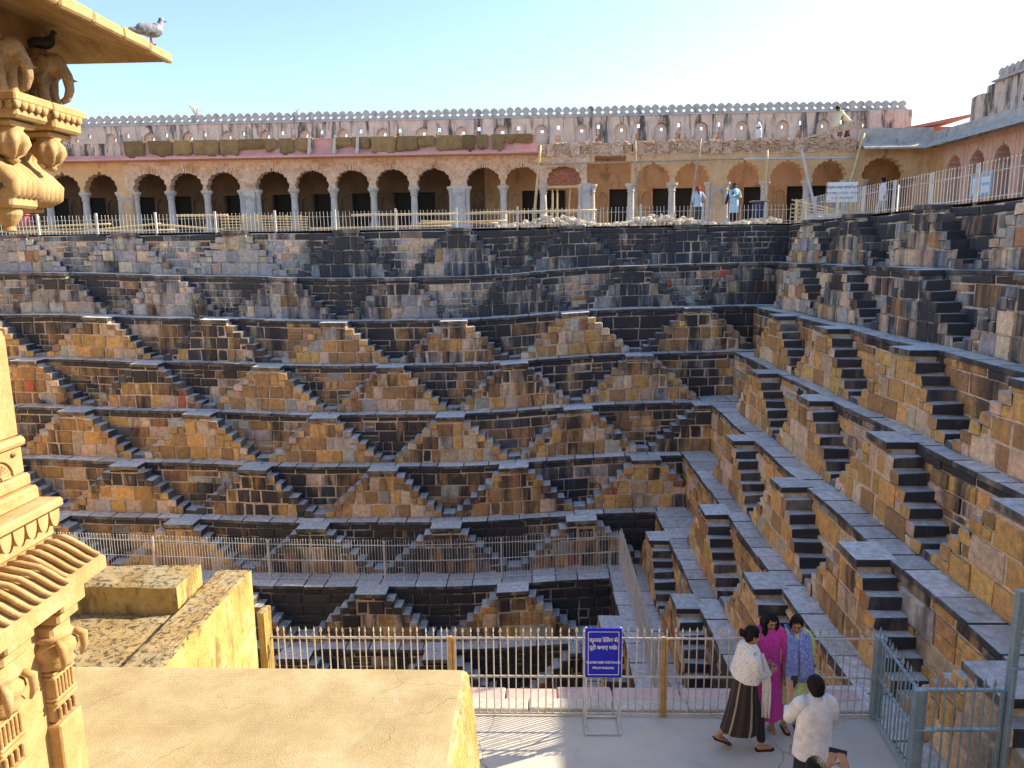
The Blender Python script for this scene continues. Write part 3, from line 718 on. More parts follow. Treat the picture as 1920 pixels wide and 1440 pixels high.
# broad rendered slab
mb = MB(); P = [(-4.3, -3.36), (-.72, -3.362), (-.63, -3.366), (-.595, -3.382), (-.575, -3.42), (-.56, -3.60), (-.50, -4.3), (-.46, -6.0)]
ny = 60; vs = []
for i in range(ny+1):
    y = 3.3+(5.60-3.3)*i/ny
    for q, (x, z) in enumerate(P):
        e = .010*noise.noise(Vector((x*2, y*3, z)))+(.022*noise.noise(Vector((y*11, z*9, 1)))+rng.uniform(-.006, .006) if q > 2 else 0)
        rz = -.02*max(0, (y-5.55)/.05)**2 if q < 4 else 0
        vs.append((x+e*(q > 1), y, z+e+rz))
n = len(P); fs = [(i*n+q, i*n+q+1, (i+1)*n+q+1, (i+1)*n+q) for i in range(ny) for q in range(n-1)]
mb.add(vs, [q for k_, q in enumerate(fs) if k_ % (n-1) < 3], mi=0); mb.add(vs, [q for k_, q in enumerate(fs) if k_ % (n-1) >= 3], mi=1); mb.add(vs, [tuple(ny*n+q for q in range(n))])
mb.add([(-4.3, 5.62, -3.40), (-.66, 5.62, -3.40), (-.47, 5.62, -6), (-4.3, 5.62, -6)], [(0, 1, 2, 3)])
sl = mb.build('rendered_slab', [M['tan_slab'], M['lichen_side']]); tag(sl, 'broad smooth tan rendered slab with a rounded end in the foreground', 'roof slab')
# lichened roofs of the lower chamber
ch = empty('roofed_chamber', (-4.4, 7.3, -6), 'flat lichen-spotted roof with yellow-washed parapet beside the near railing', 'building')
def rough_block(x0, x1, y0, y1, z0, z1, name, top, side, nx=14, ny=14, a=.02):
    mb = MB(); vs = []; 
    for i in range(nx+1):
        for j2 in range(ny+1):
            x = x0+(x1-x0)*i/nx; y = y0+(y1-y0)*j2/ny
            ed = i in (0, nx) or j2 in (0, ny)
            vs.append((x+(rng.uniform(-.012, .012) if ed else 0), y+(rng.uniform(-.012, .012) if ed else 0), z1+a*noise.noise(Vector((x*4, y*4, z1)))-(.018 if ed else 0)+rng.uniform(-.004, .004)))
    W = ny+1
    mb.add(vs, [(i*W+j2, (i+1)*W+j2, (i+1)*W+j2+1, i*W+j2+1) for i in range(nx) for j2 in range(ny)], mi=0)
    loop = [i*W for i in range(nx+1)]+[nx*W+j2 for j2 in range(1, W)]+[i*W+ny for i in range(nx-1, -1, -1)]+[j2 for j2 in range(ny-1, 0, -1)]
    tv = [vs[k] for k in loop]; bv = [(x, y, z0) for x, y, z in tv]; L_ = len(loop)
    mb.add(tv+bv, [(k, (k+1) % L_, (k+1) % L_+L_, k+L_) for k in range(L_)], mi=1)
    return mb.build(name, [top, side], ch)
rough_block(-4.02, -3.6, 6.0, 8.62, -6, -3.85, 'parapet', M['lichen'], M['lichen_side'])
rough_block(-6.4, -4.03, 6.0, 7.62, -6, -3.93, 'roof', M['lichen'], M['lichen_side'])
rough_block(-6.4, -4.06, 7.66, 8.25, -6, -3.62, 'raised_roof', M['lichen'], M['lichen_side'])
rough_block(-3.597, -3.50, 8.66, 8.88, -6, -4.45, 'stub_post', M['lichen'], M['lichen_side'], 4, 4)
# ---- carved corner of the shrine with its tiled eave
sh = empty('carved_shrine', (-3.2, 3.4, -4), 'carved yellow sandstone shrine corner with a ridged stone eave at the left edge', 'shrine')
SS = M['sandstone']; YE = 4.2
def part(name, f, parent=None, mat=None, sm=False):
    mb = MB(); mb.sm = sm; f(mb); return mb.build(name, mat or SS, parent or sh)
part('pier', lambda m: (bevbox(m, -4.2, -3.09, 2.2, YE, -1.03, -.425, .012), bevbox(m, -4.2, -3.10, 2.2, YE, -.445, -.40, .01)))
part('torus_moulding', lambda m: (tube(m, [(-3.09, 2.2, -1.06), (-3.09, YE+.0, -1.06)], .033, 10), tube(m, [(-4.2, YE-.01, -1.06), (-3.09, YE-.01, -1.06)], .033, 10)))
pn = part('shell_panel', lambda m: bevbox(m, -4.2, -3.085, 2.2, YE, -1.255, -1.06, .008))
def shell(m):
    for yc_ in (3.98, 3.62, 3.26):
        for k in range(9):
            a = math.pi*k/8; tube(m, [(-3.083, yc_+.02*math.cos(a), -1.245+.02*math.sin(a)), (-3.077, yc_+.085*math.cos(a), -1.245+.085*math.sin(a)+.0)], [.006, .012], 6)
        tube(m, [(-3.08, yc_+.115*math.cos(math.pi*k/14), -1.245+.115*math.sin(math.pi*k/14)) for k in range(15)], .009, 6)
        for s_ in (-1, 1): lathe(m, [(.028, -.006), (.028, .004), (.012, .012)], (-3.083, yc_+s_*.145, -1.12), 10)
part('shell_relief', shell, pn)
part('plinth_mould', lambda m: (bevbox(m, -4.2, -3.055, 2.2, YE+.01, -1.335, -1.256, .014), bevbox(m, -4.2, -3.02, 2.2, YE+.02, -1.425, -1.336, .016)))
part('cornice', lambda m: (bevbox(m, -4.2, -2.905, 2.2, YE+.06, -1.485, -1.426, .014), bevbox(m, -4.2, -2.97, 2.2, YE+.03, -1.66, -1.486, .01)))
def petals(m):
    y = 2.5
    while y < YE:
        o = [(-2.955, y+.045*math.cos(a), -1.49-.10*math.sin(a)) for a in [math.pi*k/10 for k in range(11)]]
        i_ = [(-2.968, y+.03*math.cos(a), -1.49-.075*math.sin(a)) for a in [math.pi*k/10 for k in range(11)]]
        m.add([(p[0]+.035, p[1], p[2]) for p in o]+[(p[0]-.01, p[1], p[2]) for p in o], [tuple(range(11))]+[(k, k+1, k+12, k+11) for k in range(10)])
        y += .105
part('petal_frieze', petals)
# eave, in two lengths
def eave(m, xo, y0, y1):
    prof = [(-3.1, -1.655), (-2.86, -1.675), (xo-.14, -1.715), (xo-.06, -1.768), (xo, -1.787), (xo, -1.862), (xo-.3, -1.82), (-3.1, -1.80)]
    n = len(prof); vs = [(x, y0, z) for x, z in prof]+[(x, y1, z) for x, z in prof]
    m.add(vs, [tuple(range(n-1, -1, -1)), tuple(range(n, 2*n))]+[(q, (q+1) % n, (q+1) % n+n, q+n) for q in range(n)])
ev = part('eave', lambda m: (eave(m, -2.65, 3.79, YE), eave(m, -2.59, 2.3, 3.788)))
y = 2.6
while y < YE-.02:
    xo = -2.65 if y > 3.79 else -2.59
    part('tile_ridge', lambda m: tube(m, [(-2.93, y, -1.655), (-2.87, y, -1.652), (xo-.17, y, -1.675), (xo-.11, y, -1.71), (xo-.06, y, -1.745), (xo-.015, y, -1.762)], [.018, .019, .018, .017, .016, .013], 8), ev, sm=True)
    y += .078
part('frieze_wall', lambda m: bevbox(m, -4.2, -2.98, 2.2, YE-.02, -5.0, -1.80, .01))
for yc_ in (4.07, 3.60, 3.13):
    pl = part('pillar', lambda m: (bevbox(m, -3.1, -2.90, yc_-.11, yc_+.11, -5.0, -2.78, .01), bevbox(m, -3.1, -2.93, yc_-.09, yc_+.09, -2.78, -2.30, .012)))
    part('bracket', lambda m: (bevbox(m, -3.1, -2.80, yc_-.10, yc_+.13, -2.06, -1.83, .012), bevbox(m, -3.1, -2.84, yc_-.09, yc_+.11, -2.14, -2.061, .014), bevbox(m, -3.1, -2.89, yc_-.09, yc_+.10, -2.25, -2.141, .018)), pl)
    def cap(m):
        lathe(m, [(.09, -2.44), (.115, -2.41), (.10, -2.38), (.13, -2.33), (.125, -2.29), (.09, -2.26), (.12, -2.235), (.10, -2.21)], (-2.96, yc_, 0), 18, mod=lambda a, i: 1+.05*math.cos(8*a))
        for s_ in (-1, 1): tube(m, [(-2.87, yc_+s_*.08, -2.25), (-2.83, yc_+s_*.1, -2.28), (-2.83, yc_+s_*.1, -2.36), (-2.85, yc_+s_*.09, -2.42)], [.02, .028, .022, .008], 7)
    part('capital', cap, pl, sm=True)
    def band(m):
        for zz in (-2.46, -2.49, -2.63, -2.66): bevbox(m, -3.05, -2.905, yc_-.10, yc_+.10, zz, zz+.018, .005)
        for k in range(6): bevbox(m, -3.0, -2.908, yc_-.088+k*.031, yc_-.088+k*.031+.017, -2.63, -2.49, .005)
        for k in range(4): bevbox(m, -2.925+k*.0, -2.905, yc_-.08+k*.045, yc_-.06+k*.045, -2.76, -2.68, .006)
    part('carved_band', band, pl)
# ---- bracketed balcony at the top left
jh = empty('bracketed_balcony', (-5.2, 6, -6), 'balcony corner with carved lotus brackets under a stone eave at the upper left', 'balcony')
M['eave_wood'] = mat_noise('weathered_eave_slab', [(.3, (0.204, 0.116, 0.034)), (.5, (0.326, 0.204, 0.075)), (.7, (0.422, 0.292, 0.136))], 2.2, .8, .6, 30, .012, stain=[((.12, .06, .02), (1.0, 6, 3), .58, .7, .7)], aniso=(3.5, 1, 1))
def chajja(m):
    # outer rim, rising inward to the wall
    for i, (x0, y1_, z) in enumerate([(-3.3, 7.0, 1.75)]): pass
    o = [(-3.29, 3.0, 1.75), (-3.29, 7.0, 1.75), (-7.0, 7.0, 1.75)]; i_ = [(-4.3, 3.0, 1.98), (-4.3, 6.35, 1.98), (-7.0, 6.35, 1.98)]
    vs = o+i_+[(x+(.0), y, z+.06) for x, y, z in o]+[(x, y, z+.09) for x, y, z in i_]
    m.add(vs, [(0, 3, 4, 1), (1, 4, 5, 2), (6, 7, 10, 9), (7, 8, 11, 10), (0, 1, 7, 6), (1, 2, 8, 7), (3, 9, 10, 4), (0, 6, 9, 3)])
part('eave', chajja, jh, M['eave_wood'])
part('eave_rim', lambda m: [bevbox(m, -3.335, -3.265, 3+.4*k, 3.395+.4*k, 1.735+rng.uniform(-.006, .006), 1.822+rng.uniform(-.008, .012), .015, j=.008) for k in range(10)], jh, M['sandstone'])
part('lintel_beam', lambda m: (bevbox(m, -7, -4.16, 3.0, 6.62, 1.72, 2.1, .02), bevbox(m, -7, -4.3, 3.0, 6.5, 1.4, 1.72, .02)), jh)
part('pillar', lambda m: (bevbox(m, -5.7, -4.98, 5.3, 6.35, -6, 1.4, .03), bevbox(m, -5.7, -4.6, 5.45, 6.2, .45, 1.0, .04)), jh)
def scallop(m, x1, y0, y1, z):
    k = y0+.05
    while k < y1: lathe(m, [(.012, -.05), (.036, -.03), (.045, 0)], (x1+.005, k, z), 8, sx=.5); k += .085
def capblock(x1, yc_, z0, z1, vo=.25, bell=True):
    b_ = part('bracket_capital', lambda m: (bevbox(m, -5.0, x1, yc_-.22, yc_+.22, z1-.07, z1, .012), bevbox(m, -5.0, x1-.03, yc_-.19, yc_+.19, z0+.03, z1-.071, .02), bevbox(m, -5.0, x1-.10, yc_-.15, yc_+.15, z0-.02, z0+.029, .02)), jh)
    def sc(m):
        k = yc_-.19
        while k < yc_+.2: lathe(m, [(.008, -.06), (.03, -.04), (.042, 0)], (x1-.012, k, z1-.068), 8, sx=.55); k += .078
        k = x1-.06
        while k > -4.6: lathe(m, [(.008, -.06), (.03, -.04), (.042, 0)], (k, yc_-.208, z1-.068), 8, sy=.55); k -= .078
    part('petal_row', sc, b_, sm=True)
    def lotus(m):
        c_ = (x1-.21, yc_-.02, z0-.02)
        lathe(m, [(.012, -.27), (.05, -.245), (.035, -.225), (.07, -.20), (.085, -.17), (.12, -.12), (.115, -.06), (.085, -.02), (.10, 0)], c_, 56, mod=lambda a, i: 1+((.40, .40, .26, .10)[i-3]*(abs(math.cos(4*a))-.5) if 2 < i < 7 else 0))
    part('lotus_pendant', lotus, b_, sm=True)
    def volute(m):
        for yy in (yc_-.12, yc_-.06, yc_, yc_+.06, yc_+.12):
            x = x1-vo
            pts = [(x-.02, yy, z0-.01), (x-.10, yy, z0-.10), (x-.12, yy, z0-.20), (x-.07, yy, z0-.29), (x+.02, yy, z0-.36), (x+.09, yy, z0-.43), (x+.08, yy, z0-.49), (x-.0, yy, z0-.53), (x-.2, yy, z0-.50)]
            tube(m, pts, [.05, .045, .05, .058, .062, .06, .058, .055, .05], 9)
        tube(m, [(x1-.55, yc_, z0-.02), (x1-.6, yc_, z0-.25), (x1-.5, yc_, z0-.4), (x1-.62, yc_, z0-.5)], [.16, .14, .12, .10], 10)
    part('volute', volute, b_, sm=True)
    def foot(m):
        bevbox(m, -5.0, x1-.17, yc_-.16, yc_+.16, z0-.62, z0-.5, .02)
        lathe(m, [(.02, -.80), (.05, -.79), (.04, -.76), (.07, -.72), (.10, -.67), (.105, -.62)], (x1-.31, yc_-.02, z0), 18)
    if bell: part('bell_pendant', foot, b_)
    else: part('corbel', lambda m: bevbox(m, -5.0, x1-.42, yc_-.16, yc_+.16, z0-.62, z0-.45, .02), b_)
capblock(-3.80, 5.80, 1.02, 1.23)
capblock(-3.91, 6.42, 1.03, 1.265, .36, False)
M['worn_stone'] = mat_noise('worn_grey_sandstone', [(.3, (.22, .14, .07)), (.55, (.38, .26, .14)), (.75, (.48, .36, .22))], 6, .9, .8, 35, .015, stain=[((.10, .07, .05), (7, 7, 3), .55, .68, .7)])
def remesh(name, mb, mat, voxel, parent=None, smooth=4):
    """welds overlapping shapes into one continuous skin"""
    me, c = mb.mesh(name); o = bpy.data.objects.new(name, me); COL.objects.link(o)
    r_ = o.modifiers.new('r', 'REMESH'); r_.mode = 'VOXEL'; r_.voxel_size = voxel; r_.use_smooth_shade = True
    if smooth: s_ = o.modifiers.new('s', 'SMOOTH'); s_.factor = .5; s_.iterations = smooth
    dg = bpy.context.evaluated_depsgraph_get(); m2 = bpy.data.meshes.new_from_object(o.evaluated_get(dg))
    bpy.data.objects.remove(o); bpy.data.meshes.remove(me)
    m2.materials.clear(); m2.materials.append(mat); m2.name = name
    m2.polygons.foreach_set('use_smooth', [True]*len(m2.polygons))
    return put(name, m2, c, parent)
def ball(mb, c, r, sx=1, sy=1, sz=1, n=10):
    lathe(mb, [(max(.02*r, r*math.cos(a)), r*sz*math.sin(a)) for a in [math.pi*(k/n-.5) for k in range(n+1)]], c, 14, sx=sx, sy=sy)
def elephant(x, y, z, label, s=1.0):
    mb = MB(); T = lambda a, b, c: (x+a*s, y+b*s, z+c*s)
    ball(mb, T(-.05, 0, .27), .13*s, 1.25, .85, .95); ball(mb, T(-.13, 0, .26), .12*s, 1, .85, 1.0); ball(mb, T(.10, 0, .31), .09*s, .95, .95, 1.05)
    for a, b in ((-.15, -.06), (-.15, .06), (.02, -.06), (.02, .06)): tube(mb, [T(a, b, .22), T(a, b, .1), T(a+.01, b, .005)], [.055*s, .045*s, .052*s], 8)
    tube(mb, [T(.14, 0, .30), T(.19, 0, .22), T(.20, 0, .12), T(.17, 0, .05), T(.12, 0, .03)], [.055*s, .045*s, .036*s, .03*s, .024*s], 8)
    for b in (-1, 1):
        tube(mb, [T(.15, .045*b, .24), T(.20, .055*b, .20), T(.245, .05*b, .195)], [.016*s, .015*s, .008*s], 6)
        ball(mb, T(.06, .09*b, .29), .07*s, .85, .25, 1.1)
    tube(mb, [T(-.23, 0, .28), T(-.26, 0, .18), T(-.25, 0, .1)], [.02*s, .015*s, .012*s], 6)
    ball(mb, T(-.04, 0, .40), .07*s, 1.3, .8, .5)
    o = remesh('elephant_carving', mb, M['worn_stone'], .011*s, None, 3)
    tag(o, label, 'carving', 'stone elephants under the eave')
elephant(-3.99, 5.74, 1.23, 'worn stone elephant on the nearer bracket capital, at the picture edge', 1.02)
elephant(-4.08, 6.38, 1.265, 'worn stone elephant on the farther bracket capital, with a pigeon on its back', 1.05)
# ------------------------------------------------------------------ fences, railings, gate, signs
M['fence_white'] = mat_noise('white_painted_iron', [(.3, (.46, .45, .44)), (.7, (.62, .61, .59))], 6, .5, .1, 60, .003, stain=((.30, .22, .15), (9, 9, 3), .62, .7, .7))
M['steel'] = mat_noise('galvanised_steel', [(.3, (.46, .48, .50)), (.7, (.64, .65, .66))], 8, .42, .05, 80, .002, metal=.25)
M['cream_iron'] = mat_noise('worn_cream_paint', [(.3, (.42, .39, .35)), (.7, (.60, .57, .53))], 9, .42, .1, 60, .002, stain=((.30, .17, .06), (11, 11, 4), .58, .68, .7), metal=.2)
M['rust'] = mat_noise('rusty_post', [(.3, (.30, .17, .06)), (.7, (.48, .33, .14))], 9, .6, .2, 60, .003)
M['gate_blue'] = mat_noise('blue_grey_gate_paint', [(.3, (.20, .30, .36)), (.7, (.34, .45, .50))], 7, .4, .05, 60, .002, metal=.25)
def bar_mesh(name, h, r, mat, spear=0.0, n=6):
    mb = MB(); tube(mb, [(0, 0, 0), (0, 0, h)], r, n)
    if spear: lathe(mb, [(r*.9, 0), (r*.9, .02), (r*2.3, .045), (r*2.0, .06), (r*.15, spear)], (0, 0, h), 6, sy=.55)
    me = mb.mesh(name, False)[0]; me.materials.append(mat); return me
def lerp(a, b, t): return tuple(x+(y-x)*t for x, y in zip(a, b))
def fence(name, label, a, b, spacing, h, rails, mats, posts, r=.009, spear=.1, post_w=.03, follow=None, rail_r=.014, group=None, post_h=None, tilt=0):
    """a straight fence from a to b; each bar, rail length and post is a part"""
    a, b = Vector(a), Vector(b); L_ = (b-a).length; t = (b-a).normalized()
    F = empty(name, tuple((a+b)/2), label, 'fence', group); F['kind'] = 'thing'
    z_of = follow or (lambda x: 0.0)
    bm_ = bar_mesh('bar', h, r, mats[0], spear)
    n = int(L_/spacing)
    for i in range(n+1):
        p = a+t*(i*spacing+rng.uniform(-.006, .006)); put('bar', bm_, (p.x, p.y, p.z+z_of(p.x)), F, rot=(rng.uniform(-.008, .008)*(1+tilt), rng.uniform(-.012, .012)*(1+tilt), rng.uniform(0, 3)))
    for zr in rails:
        mb = MB(); seg = max(2, int(L_/2)+1)
        tube(mb, [(*(a+t*(L_*i/seg)).xy, a.z+(b.z-a.z)*i/seg+zr+z_of((a+t*(L_*i/seg)).x)) for i in range(seg+1)], rail_r, 6); mb.build('rail', mats[1], F)
    for d_ in posts:
        p = a+t*d_; mb = MB(); bevbox(mb, p.x-post_w, p.x+post_w, p.y-post_w, p.y+post_w, p.z+z_of(p.x)-.15, p.z+z_of(p.x)+(post_h or h)+.02, .006); mb.build('post', mats[2], F)
    return F
gz = lambda x: 0.0
fence('picket_fence', 'white picket fence along the far rim of the well, below the arcade', (-24.0, 31.52, 1.05), (10.5, 31.52, 1.05), .156, .72, (.14, .58), [M['fence_white']]*3, [.3+2.55*i for i in range(14)], .009, .06, .04, rail_r=.009, post_h=.85, tilt=1.5)
fence('picket_fence', 'white picket fence along the right rim before the pink side arcade', (10.62, 31.4, 1.05), (10.62, 12.5, 1.05), .150, .86, (.10, .68), [M['fence_white']]*3, [.1+2.1*i for i in range(9)], .009, .07, .036, rail_r=.010, post_h=.90)
L7 = ZT[7]
fence('iron_fence', 'grey iron fence along the lower ledge, facing the viewer', (-19.0, 23.72, L7), (2.78, 23.72, L7), .098, 1.40, (.06, .72, 1.28), [M['steel']]*3, [1.75+4.0*i for i in range(6)], .0085, .09, .03, follow=lambda x: sag(x, L7))
fence('iron_fence', 'grey iron fence on the lower ledge running back towards the viewer', (2.80, 23.68, L7), (2.80, 9.6, L7), .098, 1.40, (.06, .72, 1.28), [M['steel']]*3, [0.0, 3.6, 7.2, 10.8], .0085, .09, .03)
nf = fence('terrace_railing', 'cream iron railing with spear points along the near terrace edge', (-3.52, RAILY, -5.97), (4.33, RAILY, -5.97), .0975, 1.12, (.0, .53, 1.07), [M['cream_iron']]*3, [], .0085, .105, .03, rail_r=.015)
for x in (-1.13, 1.62):
    mb = MB(); bevbox(mb, x-.045, x+.005, RAILY-.03, RAILY+.03, -6.0, -4.88, .006); bevbox(mb, x+.008, x+.04, RAILY-.03, RAILY+.03, -6.0, -4.89, .006); mb.build('post', M['rust'], nf)
mb = MB(); bevbox(mb, -3.58, -3.52, RAILY-.03, RAILY+.03, -6.0, -4.88, .006); mb.build('post', M['rust'], nf)
fence('gate_railing', 'short blue-grey railing along the right end of the terrace', (4.34, 8.84, -5.97), (4.26, 7.74, -5.97), .098, 1.12, (.03, .57, 1.08), [M['gate_blue'], M['gate_blue'], M['gate_blue']], [0.0], .010, .13, .05, rail_r=.02, post_h=1.09)
gt = empty('iron_gate', (4.7, 7.7, -6.3), 'blue-grey iron gate with spear points and padlock at the lower right', 'gate')
def gb(name, x0, x1, z0, z1, y=7.70, w=.022, mat='gate_blue', par=None):
    mb = MB(); bevbox(mb, x0, x1, y-w, y+w, z0, z1, .006); return mb.build(name, M[mat], par or gt)
gb('post', 4.20, 4.30, -7.2, -4.86, w=.04); gb('frame', 4.305, 4.345, -5.9, -4.87); gb('frame', 5.155, 5.2, -5.9, -4.87)
for z in (-4.89, -5.38, -5.9): gb('rail', 4.346, 5.154, z, z+.035)
bm_ = bar_mesh('bar', 1.03, .0105, M['gate_blue'], .13)
for i in range(7): put('bar', bm_, (4.44+i*.106, 7.70, -5.88), gt)
gb('latch', 4.22, 4.46, -5.365, -5.335, 7.66, .02)
mb = MB(); bevbox(mb, 4.33, 4.375, 7.63, 7.66, -5.47, -5.40, .006); tube(mb, [(4.338, 7.645, -5.40), (4.34, 7.645, -5.37), (4.352, 7.645, -5.36), (4.364, 7.645, -5.37), (4.366, 7.645, -5.40)], .005, 6); mb.build('padlock', M['rust'], gt)
tf = empty('steel_gate', (5.4, 7.7, -7.2), 'tall blue-grey steel gate frame rising at the right picture edge', 'gate')
gb('post', 5.205, 5.285, -7.2, -3.68, w=.04, par=tf); gb('post', 5.19, 5.235, -7.2, -4.55, 7.62, .03, par=tf)
for z in (-4.20, -4.62): gb('rail', 5.286, 6.3, z, z+.03, par=tf)
gb('post', 6.3, 6.38, -7.2, -3.68, w=.04, par=tf)
for i in range(6): gb('bar', 5.42+i*.15, 5.44+i*.15, -4.62, -4.2, w=.01, par=tf)
# ---- lettering
def text_mesh(s, size, mat, align='CENTER', ext=.001, spacing=1.0):
    c = bpy.data.curves.new('t', 'FONT'); c.body = s; c.size = size; c.align_x = align; c.extrude = ext; c.resolution_u = 3; c.space_character = spacing; c.offset = size*.012
    o = bpy.data.objects.new('t', c); COL.objects.link(o); dg = bpy.context.evaluated_depsgraph_get(); dg.update()
    me = bpy.data.meshes.new_from_object(o.evaluated_get(dg)); bpy.data.objects.remove(o); bpy.data.curves.remove(c)
    me.materials.clear(); me.materials.append(mat); return me
M['sign_blue'] = mat_plain('blue_sign_enamel', (.006, .010, .52), .35, 0, .06)
M['white_paint'] = mat_plain('white_sign_paint', (.82, .82, .82), .45, 0, .03)
M['navy_paint'] = mat_plain('navy_sign_paint', (.03, .10, .30), .5, 0, .05)
sg = empty('notice_board', (.8, 8.6, -6), 'blue notice board on a steel stand in front of the railing', 'sign')
SX, SY, SZ, SW, SH = .803, 8.52, -4.92, .455, .665
TLT = R(3)
def sgp(name, me, dx, dz, off): return put(name, me, (SX+dx, SY-off, SZ+dz), sg, rot=(R(90), 0, 0))
mb = MB(); bevbox(mb, SX-SW/2, SX+SW/2, SY, SY+.018, SZ-SH/2, SZ+SH/2, .004); pn = mb.build('panel', M['sign_blue'], sg)
mb = MB()
for x0, x1, z0, z1 in ((-.193, .193, .285, .292), (-.193, .193, -.292, -.285), (-.193, -.186, -.285, .285), (.186, .193, -.285, .285)): box(mb, SX+x0, SX+x1, SY-.003, SY-.0005, SZ+z0, SZ+z1)
mb.build('border_line', M['white_paint'], pn)
for s, z, sz in (('कृपया रेिलंग से', .155, .074), ('दूरी बनाए रखें।', .055, .074), ('PLEASE KEEP DISTANCE', -.135, .043), ('FROM RAILING', -.21, .043)):
    me = text_mesh(s, sz, M['white_paint'], spacing=.92)
    put('lettering', me, (SX, SY-.003, SZ+z), pn, rot=(R(90), 0, 0))
mb = MB()
for x in (SX-SW/2+.012, SX+SW/2-.012):
    bevbox(mb, x-.013, x+.013, SY+.02, SY+.046, -5.99, SZ+SH/2, .003)
    tube(mb, [(x, SY+.045, -5.55), (x-.01, SY+.27, -5.98)], .012, 6); bevbox(mb, x-.012, x+.012, SY-.09, SY+.30, -5.995, -5.97, .003)
bevbox(mb, SX-SW/2+.03, SX+SW/2-.03, SY-.085, SY-.06, -5.994, -5.972, .003); bevbox(mb, SX-SW/2+.03, SX+SW/2-.03, SY+.27, SY+.295, -5.993, -5.97, .003)
mb.build('stand', M['steel'], sg)
ws = empty('work_sign', (11.73, 29.5, 1.05), 'white conservation notice on posts behind the right-hand fence', 'sign')
mb = MB(); bevbox(mb, 11.17, 12.30, 29.5, 29.53, 1.76, 2.50, .006); wp = mb.build('panel', M['white_paint'], ws)
for s, z, sz in (('संरक्षण कार्य प्रगति पर है ।', 2.27, .13), ('CONSERVATION WORK', 2.06, .125), ('IS IN PROGRESS', 1.88, .125)):
    put('lettering', text_mesh(s, sz, M['navy_paint'], spacing=.95), (11.735, 29.497, z), wp, rot=(R(90), 0, 0))
for x in (11.15, 12.29): mb = MB(); bevbox(mb, x-.02, x+.02, 29.532, 29.57, 1.0, 2.52, .004); mb.build('post', M['rust'], ws)

# ------------------------------------------------------------------ building site along the far rim
M['jute'] = mat_noise('brown_jute', [(.3, (.20, .12, .045)), (.7, (.32, .21, .09))], 4, .95, .4, 70, .006, fine=.2)
_n, _l = M['jute'].node_tree.nodes, M['jute'].node_tree.links
_b = _n['Principled BSDF']; _src = _b.inputs['Base Color'].links[0].from_socket; _oi = _n.new('ShaderNodeObjectInfo')
_k = ramp(_n, _l, _oi.outputs['Random'], [(0, .65), (1, 1.35)]); _l.new(mix(_n, _l, 1.0, _src, _k, 'MULTIPLY'), _b.inputs['Base Color'])
M['bamboo'] = mat_noise('bamboo', [(.3, (.50, .36, .16)), (.7, (.68, .55, .30))], 5, .6, .1, 50, .003)
M['pole'] = mat_noise('grey_wood_pole', [(.3, (.30, .22, .15)), (.7, (.50, .40, .30))], 5, .8, .2, 40, .005)
M['limerock'] = mat_noise('pale_rubble', [(.3, (.52, .43, .32)), (.55, (.64, .55, .43)), (.75, (.70, .63, .53))], 6, .95, .6, 18, .02)
x = -18.9; i = 0
while x < -.35:
    w_ = rng.uniform(.5, 1.25)
    if -10.5 < x < -7.6: w_ = .85
    h_ = rng.uniform(.32, .68) if x < -10.6 or x > -7.9 else .38
    if x+w_ > -.1: w_ = -.1-x
    mb = MB(); nx, nz = 9, 7; vs = []; ph = rng.uniform(0, 6); sk = rng.uniform(-.13, .13)
    for a in range(nx+1):
        for b in range(nz+1):
            u = a/nx; v = b/nz; dip = (.09*math.sin(math.pi*u)+.05*math.sin(u*7+ph))*rng.uniform(.7, 1.2) if b == nz else 0
            X_ = x+w_*u+sk*v*(.5-u); Y_ = 34.765-.04*math.sin(u*9+ph)*v-.022*math.sin(u*21+ph*2)*v-.02*v
            vs.append((X_, Y_ if b else 34.96, 5.30-.02*(b > 0)*math.sin(u*3.1)*v-(h_+dip+sk*u)*max(0, (b-1)/(nz-1))))
    W_ = nz+1; mb.add(vs, [(a*W_+b, (a+1)*W_+b, (a+1)*W_+b+1, a*W_+b+1) for a in range(nx) for b in range(nz)]); mb.sm = True
    if not -10.3 < x+w_/2 < -9.2:
        o = mb.build('hanging_cloth', M['jute']); so = o.modifiers.new('s', 'SOLIDIFY'); so.thickness = .012
        tag(o, 'brown jute cloth hung over the pink parapet of the arcade', 'cloth', 'brown cloths over the parapet')
    x += w_+rng.choice((-.03, .0, .03, .12)); i += 1
mb = MB()
for _ in range(900):
    x = rng.uniform(-1.6, 10.2); k = .5+.5*math.sin(x*1.35+.6); hmax = (.12+.42*k)*(1 if x < 7 else .55)
    yy = rng.uniform(31.85, 33.2); rock(mb, x, yy, 1.06+rng.uniform(0, hmax)*(1-abs(yy-32.4)/1.2), rng.uniform(.06, .17), .8)
rb = mb.build('rubble', M['limerock'], kind='stuff'); tag(rb, 'heap of pale broken stone along the far rim', 'rubble')
def pole(name, a, b, r, mat, label, cat, group=None, bend=.02, nodes=False):
    a, b = Vector(a), Vector(b); mb = MB(); n = 7; L_ = (b-a).length; u, w = frame_of(b-a)
    tube(mb, [a+(b-a)*(i/n)+u*bend*math.sin(i*1.7)*(.3 if i in (0, n) else 1) for i in range(n+1)], [r*(1.12-.2*i/n) for i in range(n+1)], 8); mb.sm = True
    o = mb.build(name, M[mat]); tag(o, label, cat, group); return o
pole('scaffold_pole', (.1, 34.5, 3.92), (9.5, 34.5, 4.02), .04, 'pole', 'long horizontal scaffold pole across the arches under repair', 'pole')
pole('scaffold_pole', (9.3, 34.42, 4.00), (14.3, 34.42, 3.95), .04, 'steel', 'pale end length of the horizontal scaffold pole near the wide dark arch', 'pole')
